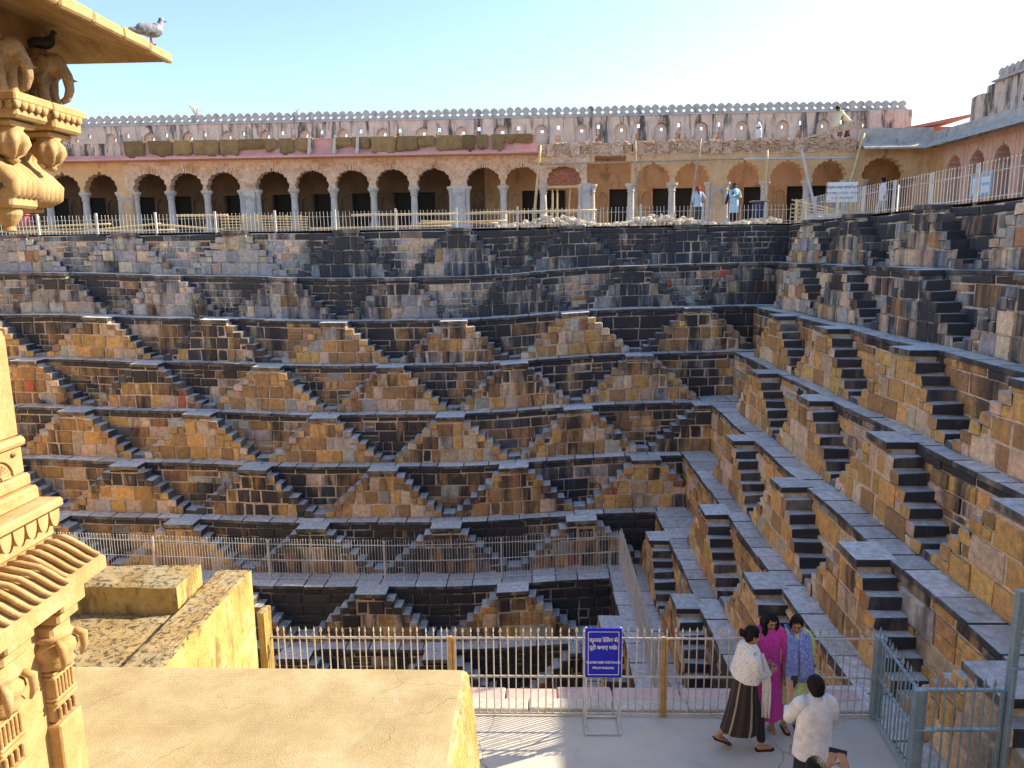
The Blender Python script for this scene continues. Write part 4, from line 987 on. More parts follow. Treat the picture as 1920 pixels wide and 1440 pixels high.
for a, b, r, m_, l in (((-.1, 34.3, 1.25), (.25, 34.4, 4.75), .06, 'bamboo', 'leaning pale scaffold post where the pink parapet breaks off'), ((4.55, 34.2, 1.2), (4.45, 34.4, 4.85), .055, 'pole', 'upright scaffold post before the first ochre arch'),
        ((6.9, 34.3, 1.2), (7.35, 34.4, 4.9), .055, 'pole', 'crooked tall post behind the worker in the red headscarf'), ((10.3, 34.2, 1.2), (10.28, 34.4, 4.35), .06, 'bamboo', 'straight pale post right of the guard'),
        ((12.45, 33.8, 1.2), (11.75, 34.3, 4.35), .065, 'column', 'whitewashed post leaning to the left beside the white notice'), ((13.9, 34.3, 2.6), (14.5, 34.5, 5.0), .06, 'bamboo', 'short leaning post under the broken vault')):
    pole('scaffold_post', a, b, r, m_, l, 'pole', 'scaffold posts')
for i, (xa, xb) in enumerate(((1.0, 1.02), (1.5, 1.62), (.78, .8))): pole('wooden_prop', (xa, 35.15, 1.22), (xb, 35.2, 2.93), .04, 'bamboo', ['thin prop in the middle of the bricked arch', 'bent prop at the right of the bricked arch', 'prop at the left of the bricked arch'][i], 'prop', 'props of the bricked arch')
for (a, b) in (((-24, 32.2, 1.25), (-19.2, 32.3, 1.32)), ((-23, 32.4, 1.42), (-18.4, 32.2, 1.50)), ((-19.5, 32.1, 1.22), (-16.2, 32.2, 1.48)), ((-16.5, 32.2, 1.46), (-13.4, 32.15, 1.18)), ((-22.8, 32.1, 1.18), (-15.5, 32.0, 1.2)), ((-15.4, 32.1, 1.80), (-13.2, 32.1, 1.78)), ((-9.6, 32.0, 1.16), (-3.6, 32.1, 1.2)), ((-7.9, 32.3, 1.72), (-3.3, 32.2, 1.70)), ((-3.0, 32.2, 1.72), (2.6, 32.2, 1.76)), ((-5.2, 32.2, 1.3), (-1.2, 32.2, 1.38)), ((-4.9, 32.3, 1.42), (-1.6, 32.3, 1.28))):
    pole('bamboo_pole', a, b, .045, 'bamboo', 'bamboo pole lying behind the far picket fence', 'pole', 'bamboo poles behind the far fence')
def ladder(x0, x1, y, z0, zt0, zt1, label):
    e_ = empty('bamboo_hurdle', ((x0+x1)/2, y, 1.05), label, 'hurdle'); n = 6
    for k in range(n):
        za = z0+(zt0-z0)*k/(n-1); zb_ = z0+(zt1-z0)*k/(n-1)
        mb = MB(); tube(mb, [(x0, y, za), ((x0+x1)/2, y-.03, (za+zb_)/2+.02), (x1, y, zb_)], .028, 6); mb.build('slat', M['bamboo'], e_)
    for k in range(6):
        u = (k+.5)/6; mb = MB(); tube(mb, [(x0+(x1-x0)*u, y+.04, z0-.06), (x0+(x1-x0)*u, y+.04, zt0+(zt1-zt0)*u+.08)], .025, 6); mb.build('upright', M['bamboo'], e_)
ladder(-13.6, -9.8, 32.3, 1.15, 1.75, 1.68, 'woven bamboo hurdle behind the fence in front of the wide pier')
ladder(10.2, 12.6, 30.6, 1.12, 1.95, 1.35, 'pale bamboo hurdle sloping down beside the white notice')
M['pink_plastic'] = mat_plain('pink_plastic', (.42, .10, .12), .5)
cr_ = empty('plastic_crate', (-22.7, 32.6, 1.05), 'faded pink plastic crate behind the far fence', 'crate')
mb = MB(); bevbox(mb, -23.1, -22.25, 32.4, 32.9, 1.25, 1.95, .05); mb.build('body', M['pink_plastic'], cr_)
mb = MB(); bevbox(mb, -23.16, -22.19, 32.35, 32.95, 1.93, 2.0, .02); bevbox(mb, -23.05, -22.3, 32.45, 32.85, 1.05, 1.25, .02); mb.build('rim', M['pink_plastic'], cr_)
wb = empty('water_drum', (10.0, 34.0, 1.2), 'dark patterned drum standing against the column right of the guard', 'drum')
M['dark_blue'] = mat_plain('dark_blue_metal', (.03, .035, .09), .5)
mb = MB(); lathe(mb, [(.3, 0), (.31, .03), (.29, .06), (.29, .28), (.305, .30), (.29, .32), (.29, .58), (.305, .60), (.29, .62), (.29, .86), (.31, .88), (.31, .9), (.1, .905)], (9.9, 34.0, 1.2), 18); mb.build('body', M['dark_blue'], wb)
mb = MB(); bevbox(mb, 9.55, 10.3, 33.8, 34.3, 2.106, 2.15, .01); mb.build('board', M['bamboo'], wb)
# dry grass and twigs growing on the battlement
for (x, z, l) in ((-17.7, 7.35, 'tuft of dry twigs sprouting from the battlement at the left'), (-12.4, 7.4, 'sparse small weed on the battlement above the pink arches')):
    mb = MB(); big = x < -15
    for k in range(16 if big else 7):
        a = rng.uniform(-.8, .8); L_ = rng.uniform(.25, .95) if big else rng.uniform(.1, .3)
        tube(mb, [(x+rng.uniform(-.1, .1), 40.1, z-.1), (x+a*L_*.5, 40.1, z+L_*.55), (x+a*L_*.9, 40.1+rng.uniform(-.1, .1), z+L_*.9)], [.014, .011, .004], 5)
    o = mb.build('twig_tuft', M['bamboo'] if big else M['pole']); tag(o, l, 'plant')

# odds and ends behind the right-hand fence
M['panel_blue'] = mat_plain('pale_blue_board', (.30, .48, .66), .5)
ip = empty('information_panel', (15.6, 27.2, 1.05), 'pale blue information board on legs before the pink side arcade', 'sign')
mb = MB(); bevbox(mb, 15.58, 15.62, 26.6, 27.8, 1.75, 2.5, .006); bd = mb.build('board', M['panel_blue'], ip)
for y0_, y1_, z0_, z1_ in ((26.7, 27.2, 1.85, 2.1), (27.3, 27.7, 1.85, 2.4), (26.7, 27.2, 2.2, 2.4)): mb = MB(); box(mb, 15.575, 15.579, y0_, y1_, z0_, z1_); mb.build('printed_field', M['white_paint'], bd)
for y_ in (26.7, 27.7): mb = MB(); bevbox(mb, 15.625, 15.66, y_-.02, y_+.02, 1.0, 2.5, .004); mb.build('leg', M['rust'], ip)
mb = MB(); nx, ny = 26, 16; vs = []
for a in range(nx+1):
    for b_ in range(ny+1):
        u, v = a/nx, b_/ny; e_ = math.sin(math.pi*u)*math.sin(math.pi*v)
        vs.append((11.0+2.6*u, 31.9+1.3*v, 1.07+e_*(.35+.45*abs(noise.noise(Vector((u*5, v*4, 2))))+.15*abs(noise.noise(Vector((u*13, v*11, 5)))))))
W_ = ny+1; mb.add(vs, [(a*W_+b_, (a+1)*W_+b_, (a+1)*W_+b_+1, a*W_+b_+1) for a in range(nx) for b_ in range(ny)])
M['sheet'] = mat_plain('grey_white_sheet', (.55, .56, .60), .45)
tag(mb.build('plastic_sheet', M['sheet']), 'crumpled grey-white plastic sheet over a heap behind the notice', 'sheet')
# ------------------------------------------------------------------ people
def mat_cloth(name='woven_cloth', rough=.8, bstr=.25):
    m, N, L, B = new_mat(name); at = nd(N, 'ShaderNodeAttribute', attribute_name='tint')
    n1 = noise_n(N, L, wpos(N, L), 14, 4, .6); k = ramp(N, L, n1, [(.3, .82), (.7, 1.15)])
    c = mix(N, L, 1.0, at.outputs['Color'], k, 'MULTIPLY'); L.new(c, B.inputs['Base Color']); B.inputs['Roughness'].default_value = rough
    fo = noise_n(N, L, wpos(N, L, (22, 22, 5)), 1.0, 3, .55, .6); bump(N, L, B, fo, .5, .012); return m
def mat_print(name, base, dots, scale=55, lo=.55, hi=.6, second=None):
    """printed cloth: base colour scattered with small marks"""
    m, N, L, B = new_mat(name); tc = N.new('ShaderNodeTexCoord')
    v = nd(N, 'ShaderNodeTexVoronoi', i={'Scale': scale}); L.new(tc.outputs['Object'], v.inputs['Vector'])
    f = ramp(N, L, v.outputs['Distance'], [(lo-.3, 1.0), (lo-.22, 0.0)]); c = mix(N, L, f, base, dots)
    if second:
        n = noise_n(N, L, tc.outputs['Object'], scale*.55, 2, .5); g = ramp(N, L, n, [(.55, 0.0), (.58, 1.0)]); c = mix(N, L, g, c, second)
    L.new(c, B.inputs['Base Color']); B.inputs['Roughness'].default_value = .8; fo = noise_n(N, L, wpos(N, L, (24, 24, 4)), 1.0, 3, .55, .6); bump(N, L, B, fo, .6, .018); return m
M['cloth'] = mat_cloth()
M['hair'] = mat_plain('black_hair', (.010, .008, .008), .62, 0, .4, 120, .6)
M['hair'].node_tree.nodes['Principled BSDF'].inputs['Specular IOR Level'].default_value = .18
M['skin'] = mat_plain('brown_skin', (.42, .225, .14), .55, 0, .08, 20)
M['skin_dark'] = mat_plain('dark_brown_skin', (.19, .085, .05), .55, 0, .08, 20)
M['lips'] = mat_plain('lips', (.30, .07, .06), .5); M['eye'] = mat_plain('eye', (.015, .012, .012), .25)
M['sandal'] = mat_plain('black_sandal', (.02, .015, .014), .5)
M['phone'] = mat_plain('phone_case', (.015, .02, .05), .3)
M['pinkdress'] = mat_print('pink_print', (.62, .035, .34), (.72, .22, .52), 70)
M['shawl'] = mat_print('white_dotted_cotton', (.74, .73, .72), (.25, .22, .32), 42, .50)
M['blue_print'] = mat_print('blue_printed_cotton', (.16, .27, .66), (.55, .10, .20), 95, .52, second=(.42, .52, .80))
class Fig:
    def __init__(f, loc, heading, H): f.o = Vector(loc); f.h = R(heading); f.s = H/1.6; f.c, f.sn = math.cos(f.h), math.sin(f.h)
    def __call__(f, x, y, z): s = f.s; return (f.o.x+(x*f.c-y*f.sn)*s, f.o.y+(x*f.sn+y*f.c)*s, f.o.z+z*s)
def capsule(mb, f, a, b, r0, r1, n=10):
    a, b = Vector(a), Vector(b); d = b-a; L_ = max(d.length, 1e-4); u = d/L_
    pts = [a-u*r0*.86, a-u*r0*.5, a, a+d*.33, a+d*.66, b, b+u*r1*.5, b+u*r1*.86]; rr = [r0*.5, r0*.866, r0, r0+(r1-r0)*.33, r0+(r1-r0)*.66, r1, r1*.866, r1*.5]
    tube(mb, [f(*p) for p in pts], [q*f.s for q in rr], n)
def blob(mb, f, c, rx, ry, rz, n=10, m=16):
    vs = []; fs = []
    for i in range(n+1):
        a = math.pi*(i/n-.5); k = max(.03, math.cos(a))
        for j2 in range(m): b = 2*math.pi*j2/m; vs.append(f(c[0]+rx*k*math.cos(b), c[1]+ry*k*math.sin(b), c[2]+rz*math.sin(a)))
    for i in range(n):
        for j2 in range(m): q, w = i*m+j2, i*m+(j2+1) % m; fs.append((q, w, w+m, q+m))
    fs.append(tuple(range(m-1, -1, -1))); fs.append(tuple(range(n*m, n*m+m))); mb.add(vs, fs)
def loft(mb, f, rings, m=40, cols=None, close=True):
    """rings: (cx, cy, z, rx, ry, fold depth, folds, phase)"""
    vs = []; fs = []; cc = []
    for (cx, cy, z, rx, ry, fa, fn, ph) in rings:
        for j2 in range(m):
            b = 2*math.pi*j2/m; k = 1+fa*(.65*math.sin(fn*b+ph)+.35*math.sin((fn*2+1)*b+ph*1.7)); vs.append(f(cx+rx*k*math.cos(b), cy+ry*k*math.sin(b), z))
    for i in range(len(rings)-1):
        for j2 in range(m):
            q, w = i*m+j2, i*m+(j2+1) % m
            mb.add([vs[q], vs[w], vs[w+m], vs[q+m]], [(0, 1, 2, 3)], (*(cols(j2, i) if callable(cols) else (cols or (1, 1, 1))), 0))
    if close: mb.add([vs[(len(rings)-1)*m+j2] for j2 in range(m)], [tuple(range(m))], (*(cols(0, len(rings)-1) if callable(cols) else (cols or (1, 1, 1))), 0))
def weld(o, d=.0015):
    bm = bmesh.new(); bm.from_mesh(o.data); bmesh.ops.remove_doubles(bm, verts=bm.verts, dist=d); bmesh.ops.recalc_face_normals(bm, faces=bm.faces)
    for p in bm.faces: p.smooth = True
    bm.to_mesh(o.data); bm.free(); return o
def hand(mb, f, wrist, direc, side, curl=.5, k=1.0, thumb_out=1):
    """palm and five bent fingers; direc points from wrist to knuckles, side points to the thumb"""
    w = Vector(wrist); d = Vector(direc).normalized(); s = Vector(side); s = (s-d*s.dot(d)).normalized(); nrm = d.cross(s)*thumb_out
    for t in (-.024, -.008, .008, .024): capsule(mb, f, w+s*t*.7*k, w+d*.075*k+s*t*k, .015*k, .014*k, 8)
    for t, L_ in ((.028, .070), (.0095, .078), (-.0095, .073), (-.027, .058)):
        p = w+d*.08*k+s*t*k; a = 0
        for q, fr in enumerate((.42, .33, .25)):
            a += curl*(.55 if q == 0 else .75); e = p+(d*math.cos(a)+nrm*math.sin(a))*L_*fr*k; capsule(mb, f, p, e, (.0092-.0008*q)*k, (.0088-.001*q)*k, 7); p = e
    p = w+d*.02*k+s*.026*k
    for q, L_ in enumerate((.035, .03, .024)):
        dd = (s*(.9-.35*q)+d*(.55+.25*q)+nrm*(.25+.3*curl*q)).normalized(); e = p+dd*L_*k; capsule(mb, f, p, e, .0105*k, .0092*k, 7); p = e
def person(label, loc, heading, H, arms, legs, lean=(0, 0), look=0, nod=0, skin='skin', voxel=.0075, hands=None, fine=True, hip=.88, girth=1.0, group=None):
    """arms: ((elbow, wrist), (elbow, wrist)) right then left; legs: ((knee, ankle, toe direction), ...)"""
    f = Fig(loc, heading, H); mb = MB(); lx, ly = lean; g = girth
    sh_ = [Vector((.155+lx, ly, 1.30)), Vector((-.155+lx, ly, 1.30))]
    blob(mb, f, (0, 0, hip), .155*g, .105*g, .12); blob(mb, f, (lx*.35, ly*.35, hip+.15), .13*g, .09*g, .13); blob(mb, f, (lx*.8, ly*.8, 1.2), .145*g, .10*g, .15)
    capsule(mb, f, (.125+lx, ly, 1.29), (-.125+lx, ly, 1.29), .045, .045); capsule(mb, f, (lx, ly, 1.32), (lx*1.1, ly*1.2+.012, 1.44), .052, .048)
    for (e, w), s0 in zip(arms, sh_): capsule(mb, f, s0, e, .042, .036); capsule(mb, f, e, w, .036, .024)
    for q, (k, a, toe) in enumerate(legs):
        hx = .075 if q == 0 else -.075; capsule(mb, f, (hx, 0, hip-.04), k, .082*g, .053); capsule(mb, f, k, a, .052, .033)
        t = Vector(toe).normalized(); A = Vector(a); capsule(mb, f, A+Vector((0, 0, -.045))-t*.03, A+t*.11+Vector((0, 0, -.058)), .032, .026)
    # head: skull, jaw, nose, ears, neck
    hc = Vector((lx*1.15, ly*1.3+.02, 1.488)); fl = R(look); fd = Vector((math.sin(fl), math.cos(fl), 0)); rt = Vector((math.cos(fl), -math.sin(fl), 0)); up_ = Vector((0, 0, 1))
    nd_ = R(nod); fd2 = fd*math.cos(nd_)-up_*math.sin(nd_); up2 = up_*math.cos(nd_)+fd*math.sin(nd_)
    hp = lambda a, b, c: tuple(hc+rt*a+fd2*b+up2*c)
    class HF:
        s = f.s
        def __call__(z, a, b, c): return f(*hp(a, b, c))
    hf = HF()
    blob(mb, hf, (0, -.005, .018), .073, .088, .092); blob(mb, hf, (0, .022, -.045), .052, .058, .058); blob(mb, hf, (0, .045, -.078), .028, .026, .022)
    capsule(mb, hf, (0, .082, .005), (0, .098, -.026), .008, .0125, 8); blob(mb, hf, (0, .066, .026), .05, .02, .014)
    for e in (-1, 1): blob(mb, hf, (.073*e, -.002, -.01), .011, .02, .03, 6, 8); blob(mb, hf, (.034*e, .058, -.025), .022, .02, .018, 6, 8)
    if hands:
        for (e, w), hh in zip(arms, hands):
            if hh: hand(mb, f, w, hh[0], hh[1], hh[2], 1.0, hh[3] if len(hh) > 3 else 1)
    body = remesh('person', mb, M[skin], voxel*f.s, None, 2)
    tag(body, label, 'person', group); body['kind'] = 'thing'
    if fine:
        for e in (-1, 1):
            mb = MB(); blob(mb, hf, (.029*e, .0805, .004), .013, .006, .006, 6, 8); mb.build('eye', M['eye'], body)
            mb = MB(); capsule(mb, hf, (.014*e, .087, .024), (.045*e, .075, .026), .0035, .0025, 6); mb.build('eyebrow', M['hair'], body)
        mb = MB(); capsule(mb, hf, (-.018, .083, -.052), (.018, .083, -.052), .0065, .0065, 6); mb.build('mouth', M['lips'], body)
    return f, hf, body, sh_
def hair_cap(hf, body, back=.0, low=-.02, mat='hair', big=1.0):
    mb = MB(); blob(mb, hf, (0, -.014, .03), .0815*big, .092*big, .094*big); blob(mb, hf, (0, -.045, -.02), .07*big, .06, .07)
    for e in (-1, 1): blob(mb, hf, (.05*e, -.02, .01), .035, .055, .06)
    # open the face: pull front vertices back
    me = MB(); me.v = mb.v; me.f = mb.f; me.c = mb.c; me.mi = mb.mi
    return me
def add_hair(hf, body, extra=None, mat='hair', big=1.0):
    mb = hair_cap(hf, body, big=big)
    if extra: extra(mb)
    o = remesh('hair', mb, M[mat], .007, body, 1)
    for v in o.data.vertices:                                # strands and stray locks
        p = v.co; v.co = p+v.normal*(.006*noise.noise(Vector((p.x*95, p.y*95, p.z*14)))+.004*noise.noise(p*30))
    return o
def sleeve(mb, f, pts, rads, col, n=14):
    p0, p1 = Vector(pts[0]), Vector(pts[1]); pts = [tuple(p0+(p0-p1).normalized()*.06+Vector((-.03 if p0.x > 0 else .03, 0, 0))*(abs(p0.x) > .12))]+list(pts); rads = [rads[0]*.8]+list(rads)
    b = len(mb.f); tube(mb, [f(*p) for p in pts], [r*f.s for r in rads], n); 
    for q in range(b, len(mb.f)): mb.c[q] = (*col, 0)
def strip(mb, f, path, width, side, th=.006, col=(1, 1, 1), waves=3, amp=.012, m=8):
    """a hanging length of cloth: path down its middle, side vector across, with folds"""
    side = [Vector(s) for s in (side if isinstance(side, list) else [side]*len(path))]; vs = []
    wd = width if hasattr(width, '__len__') else [width]*len(path)
    for i, p in enumerate(path):
        p = Vector(p); t = (Vector(path[min(i+1, len(path)-1)])-Vector(path[max(i-1, 0)])).normalized(); nn = t.cross(side[i]).normalized()
        for q in range(m+1): u = q/m-.5; vs.append(f(*(p+side[i].normalized()*wd[i]*u+nn*amp*math.sin(waves*2*math.pi*(u+.5)+i*.4))))
    W_ = m+1; fs = [(i*W_+q, i*W_+q+1, (i+1)*W_+q+1, (i+1)*W_+q) for i in range(len(path)-1) for q in range(m)]; mb.add(vs, fs, (*col, 0)); mb.sm = True
def thick(o, t):
    s = o.modifiers.new('s', 'SOLIDIFY'); s.thickness = t; s.offset = 0; return o
def sandals(f, body, legs, col='sandal', th=.016):
    for (k, a, toe) in legs:
        t = Vector((*Vector(toe).xy, 0)).normalized(); s_ = Vector((t.y, -t.x, 0)); A = Vector(a); tz = Vector(toe).normalized().z
        mb = MB(); P = [(-.075, .03), (-.05, .036), (.02, .034), (.08, .042), (.13, .038), (.16, .012)]
        L_ = [A+t*u+s_*w+Vector((0, 0, tz*u-.088)) for u, w in P]+[A+t*u-s_*w+Vector((0, 0, tz*u-.088)) for u, w in reversed(P)]
        n = len(L_); mb.add([f(*p) for p in L_]+[f(*(p+Vector((0, 0, th)))) for p in L_], [tuple(range(n-1, -1, -1)), tuple(range(n, 2*n))]+[(q, (q+1) % n, (q+1) % n+n, q+n) for q in range(n)])
        for u0, u1 in ((.03, .09), (.09, .03)):
            tube(mb, [f(*(A+t*u0+s_*.034+Vector((0, 0, -.075+tz*u0)))), f(*(A+t*(u0+u1)/2+Vector((0, 0, -.022+tz*.06)))), f(*(A+t*u1-s_*.034+Vector((0, 0, -.075+tz*u1))))], .009, 6, flat=.5)
        mb.build('sandal', M[col], body)
def stand_legs(dx=.085, y=.0, toe=(0, 1, 0)): return (((dx, y+.01, .45), (dx, y, .085), toe), ((-dx, y+.01, .45), (-dx, y, .085), toe))

# --- woman in pink, looking down to the right of the picture's walker
f, hf, b, s_ = person('woman in a long bright pink dress with loose black hair by the railing', (2.86, 8.60, TZ), 176, 1.60, (((.20, .02, 1.06), (.19, .09, .84)), ((-.20, .02, 1.06), (-.19, .08, .84))), stand_legs(), look=-14, nod=16, hands=(((0, .1, -1), (0, 1, 0), .5), ((0, .1, -1), (0, 1, 0), .5, -1)))
def long_hair(mb):
    for e in (-1, 1): tube(mb, [hf(.055*e, .01, .06), hf(.078*e, .015, -.02), hf(.075*e, .045, -.10), hf(.07*e, .075, -.20), hf(.062*e, .08, -.30)], [.03, .034, .034, .03, .016], 8)
    tube(mb, [hf(0, -.07, .03), hf(0, -.09, -.1), hf(0, -.08, -.25)], [.07, .075, .05], 10)
add_hair(hf, b, long_hair)
mb = MB(); rg_ = [(0, 0, .20, .205, .165, .07, 7, .3), (0, 0, .30, .20, .16, .06, 7, .4), (0, 0, .55, .19, .15, .045, 7, .5), (0, 0, .78, .178, .138, .03, 7, .5), (0, 0, .92, .17, .128, .02, 6, .2), (0, 0, 1.03, .145, .108, .015, 5, 0), (0, 0, 1.15, .155, .115, .01, 4, 0), (0, 0, 1.25, .165, .115, .005, 3, 0), (0, 0, 1.33, .165, .085, 0, 3, 0), (0, 0, 1.375, .095, .06, 0, 3, 0), (0, .005, 1.40, .06, .052, 0, 3, 0)]
loft(mb, f, rg_); [sleeve(mb, f, [(e*.14, 0, 1.33), (e*.185, .01, 1.24), (e*.205, .02, 1.10), (e*.20, .05, .98)], [.068, .066, .058, .052], (1, 1, 1)) for e in (-1, 1)]
weld(mb.build('dress', M['pinkdress'], b)); sandals(f, b, stand_legs(), 'pinkstone')
# --- woman in pale green with the blue scarf
f, hf, b, s_ = person('woman in pale lime tunic and trousers with a blue printed scarf', (3.19, 8.62, TZ), 183, 1.54, (((.205, .02, 1.06), (.20, .06, .80)), ((-.20, .0, 1.06), (-.17, .10, .86))), stand_legs(), look=20, nod=12, hands=(((0, .1, -1), (0, 1, 0), .4), ((.2, .2, -1), (0, 1, 0), .5, -1)))
def tied(mb): blob(mb, hf, (0, -.105, .0), .045, .04, .05); tube(mb, [hf(.06, .01, .05), hf(.075, 0, -.02), hf(.068, -.04, -.07)], [.025, .022, .015], 8)
add_hair(hf, b, tied)
LG = (.56, .66, .26); mb = MB()
loft(mb, f, [(0, 0, .42, .205, .16, .06, 6, .3), (0, 0, .60, .195, .15, .045, 6, .4), (0, 0, .80, .18, .135, .03, 6, .5), (0, 0, .95, .168, .125, .02, 5, .2), (0, 0, 1.05, .148, .11, .015, 5, 0), (0, 0, 1.2, .16, .118, .01, 4, 0), (0, 0, 1.33, .165, .085, 0, 3, 0), (0, 0, 1.385, .085, .06, 0, 3, 0)], cols=LG)
for e in (-1, 1): sleeve(mb, f, [(e*.14, 0, 1.33), (e*.185, .0, 1.24), (e*.21, .01, 1.08), (e*.205, .03, .98)], [.07, .066, .056, .054], LG)
weld(mb.build('tunic', M['cloth'], b))
mb = MB()
for q, (k, a, t) in enumerate(stand_legs()): sleeve(mb, f, [(.07*(1-2*q), 0, .60), (k[0], k[1], .45), (a[0], a[1], .13)], [.10, .085, .062], (.60, .66, .24))
weld(mb.build('trousers', M['cloth'], b)); sandals(f, b, stand_legs())
mb = MB(); mb.sm = True
strip(mb, f, [(0, -.10, 1.36), (.075, -.06, 1.40), (.085, .05, 1.385), (.075, .125, 1.26), (.085, .155, 1.05), (.09, .165, .86), (.09, .165, .72)], [.10, .12, .14, .15, .16, .17, .17], [(0, 0, 1), (.5, -.5, .5), (1, 0, 0), (1, 0, 0), (1, 0, 0), (1, 0, 0), (1, 0, 0)], waves=3, amp=.010)
strip(mb, f, [(0, -.10, 1.36), (-.075, -.06, 1.40), (-.085, .05, 1.385), (-.08, .13, 1.25), (-.095, .165, 1.05), (-.11, .175, .88), (-.115, .17, .76)], [.10, .12, .15, .16, .17, .19, .20], [(0, 0, 1), (-.5, -.5, .5), (1, 0, 0), (1, 0, 0), (1, 0, 0), (1, 0, 0), (1, 0, 0)], waves=3, amp=.012)
thick(mb.build('scarf', M['blue_print'], b), .008)
# --- woman walking past in the white shawl
wl_ = (((.08, .15, .46), (.07, .22, .085), (.05, 1, 0)), ((-.07, .02, .43), (-.08, -.26, .17), (0, 1, -.55)))
f, hf, b, s_ = person('woman striding right in a dark striped tunic and white dotted shawl', (2.47, 8.22, TZ), -80, 1.60, (((.17, .05, 1.07), (.10, .27, 1.05)), ((-.17, .06, 1.07), (-.08, .28, 1.04))), wl_, lean=(0, .045), look=16, nod=6, skin='skin', hands=(((-.3, 1, .05), (0, .2, 1), .8, -1), ((.35, 1, .05), (0, .2, 1), .8)))
def bun(mb): blob(mb, hf, (0, -.11, .02), .06, .055, .06)
add_hair(hf, b, bun)
mb = MB(); blob(mb, hf, (.0, -.125, .075), .03, .02, .02, 6, 10); blob(mb, hf, (.02, -.12, .082), .018, .02, .02, 6, 8); mb.build('hair_clip', M['pink_plastic'], b)
def stripes(j2, i): return (.34, .27, .20) if j2 % 8 == 0 else ((.055, .03, .028) if j2 % 8 in (3, 4) else (.022, .016, .018))
mb = MB(); loft(mb, f, [(0, -.03, .28, .20, .235, .05, 6, .3), (0, -.01, .40, .195, .22, .05, 6, .4), (0, .0, .62, .182, .178, .035, 6, .5), (0, 0, .82, .17, .145, .025, 6, .5), (0, .01, .97, .155, .125, .015, 5, .2), (0, .025, 1.10, .15, .115, .01, 5, 0), (0, .04, 1.25, .16, .112, .005, 4, 0), (0, .045, 1.345, .15, .08, 0, 3, 0), (0, .05, 1.39, .07, .055, 0, 3, 0)], 48, stripes)
weld(mb.build('tunic', M['cloth'], b))
mb = MB()
for q, (k, a, t) in enumerate(wl_): sleeve(mb, f, [lerp((.07*(1-2*q), 0, .84), k, .4), k, lerp(k, a, .85)], [.088, .075, .05], (.018, .018, .02))
weld(mb.build('trousers', M['cloth'], b)); sandals(f, b, wl_)
mb = MB(); mb.sm = True
loft(mb, f, [(0, .01, .98, .235, .165, .04, 8, .2), (0, .02, 1.08, .225, .16, .03, 8, .3), (0, .035, 1.20, .205, .145, .015, 7, .4), (0, .04, 1.31, .185, .115, .01, 6, 0), (0, .045, 1.385, .105, .075, .01, 5, 0), (0, .05, 1.41, .07, .06, 0, 4, 0)], close=False)
for e in (-1, 1): sleeve(mb, f, [(e*.17, .04, 1.25), (e*.18, .06, 1.09), (e*.14, .17, 1.05), (e*.105, .25, 1.04)], [.07, .068, .055, .04], (1, 1, 1))
weld(mb.build('shawl', M['shawl'], b))
mb = MB(); strip(mb, f, [(.13, .12, 1.32), (.16, .165, 1.15), (.17, .19, .95), (.165, .2, .72), (.16, .2, .50)], [.06, .09, .10, .10, .09], (.5, 1, 0), waves=2, amp=.012); thick(mb.build('shawl_end', M['shawl'], b), .008)
# --- man in the white shirt, seen from behind, photographing them
f, hf, b, s_ = person('man in a white shirt seen from behind, holding up a phone', (2.87, 7.10, TZ), 4, 1.64, (((.215, .05, 1.08), (.13, .24, 1.13)), ((-.215, .10, 1.10), (-.13, .30, 1.25))), stand_legs(.1), look=0, nod=8, girth=1.0, hands=(((-.6, .7, .4), (0, 0, 1), .5, 1), ((.1, .5, .9), (1, 0, .2), .25, 1)))
add_hair(hf, b, None, big=1.03)
WH = (.74, .74, .77); mb = MB()
loft(mb, f, [(0, 0, .74, .20, .155, .03, 7, .3), (0, 0, .90, .192, .148, .025, 7, .4), (0, 0, 1.05, .178, .135, .025, 6, .8), (0, 0, 1.20, .182, .13, .015, 5, 1.0), (0, 0, 1.30, .18, .11, .01, 4, 0), (0, 0, 1.35, .14, .082, 0, 3, 0), (0, 0, 1.39, .075, .066, 0, 3, 0), (0, .0, 1.42, .066, .062, 0, 3, 0)], cols=WH)
for e, el in ((1, ((.155, 0, 1.32), (.195, .02, 1.22), (.217, .05, 1.08), (.19, .12, 1.10))), (-1, ((-.155, 0, 1.32), (-.195, .04, 1.22), (-.217, .10, 1.10), (-.185, .18, 1.16)))): sleeve(mb, f, el, [.07, .066, .06, .052], WH)
weld(mb.build('shirt', M['cloth'], b)); mb = MB()
loft(mb, f, [(0, 0, 1.375, .078, .072, 0, 3, 0), (0, -.002, 1.42, .072, .069, 0, 3, 0)], cols=(.62, .68, .78), close=False); weld(mb.build('collar', M['cloth'], b)); mb = MB()
for q, (k, a, t) in enumerate(stand_legs(.1)): sleeve(mb, f, [(.078*(1-2*q), 0, .80), (k[0], k[1], .46), (a[0], a[1], .07)], [.098, .085, .068], (.018, .02, .03))
loft(mb, f, [(0, 0, .74, .16, .12, 0, 3, 0), (0, 0, .92, .155, .115, 0, 3, 0)], cols=(.018, .02, .03)); weld(mb.build('trousers', M['cloth'], b)); sandals(f, b, stand_legs(.1))
ph = MB(); bevbox(ph, -.105, -.03, .355, .364, 1.25, 1.40, .006, mp=f); o = ph.build('phone', M['phone']); tag(o, 'dark phone held up in the left hand of the man in white', 'phone')
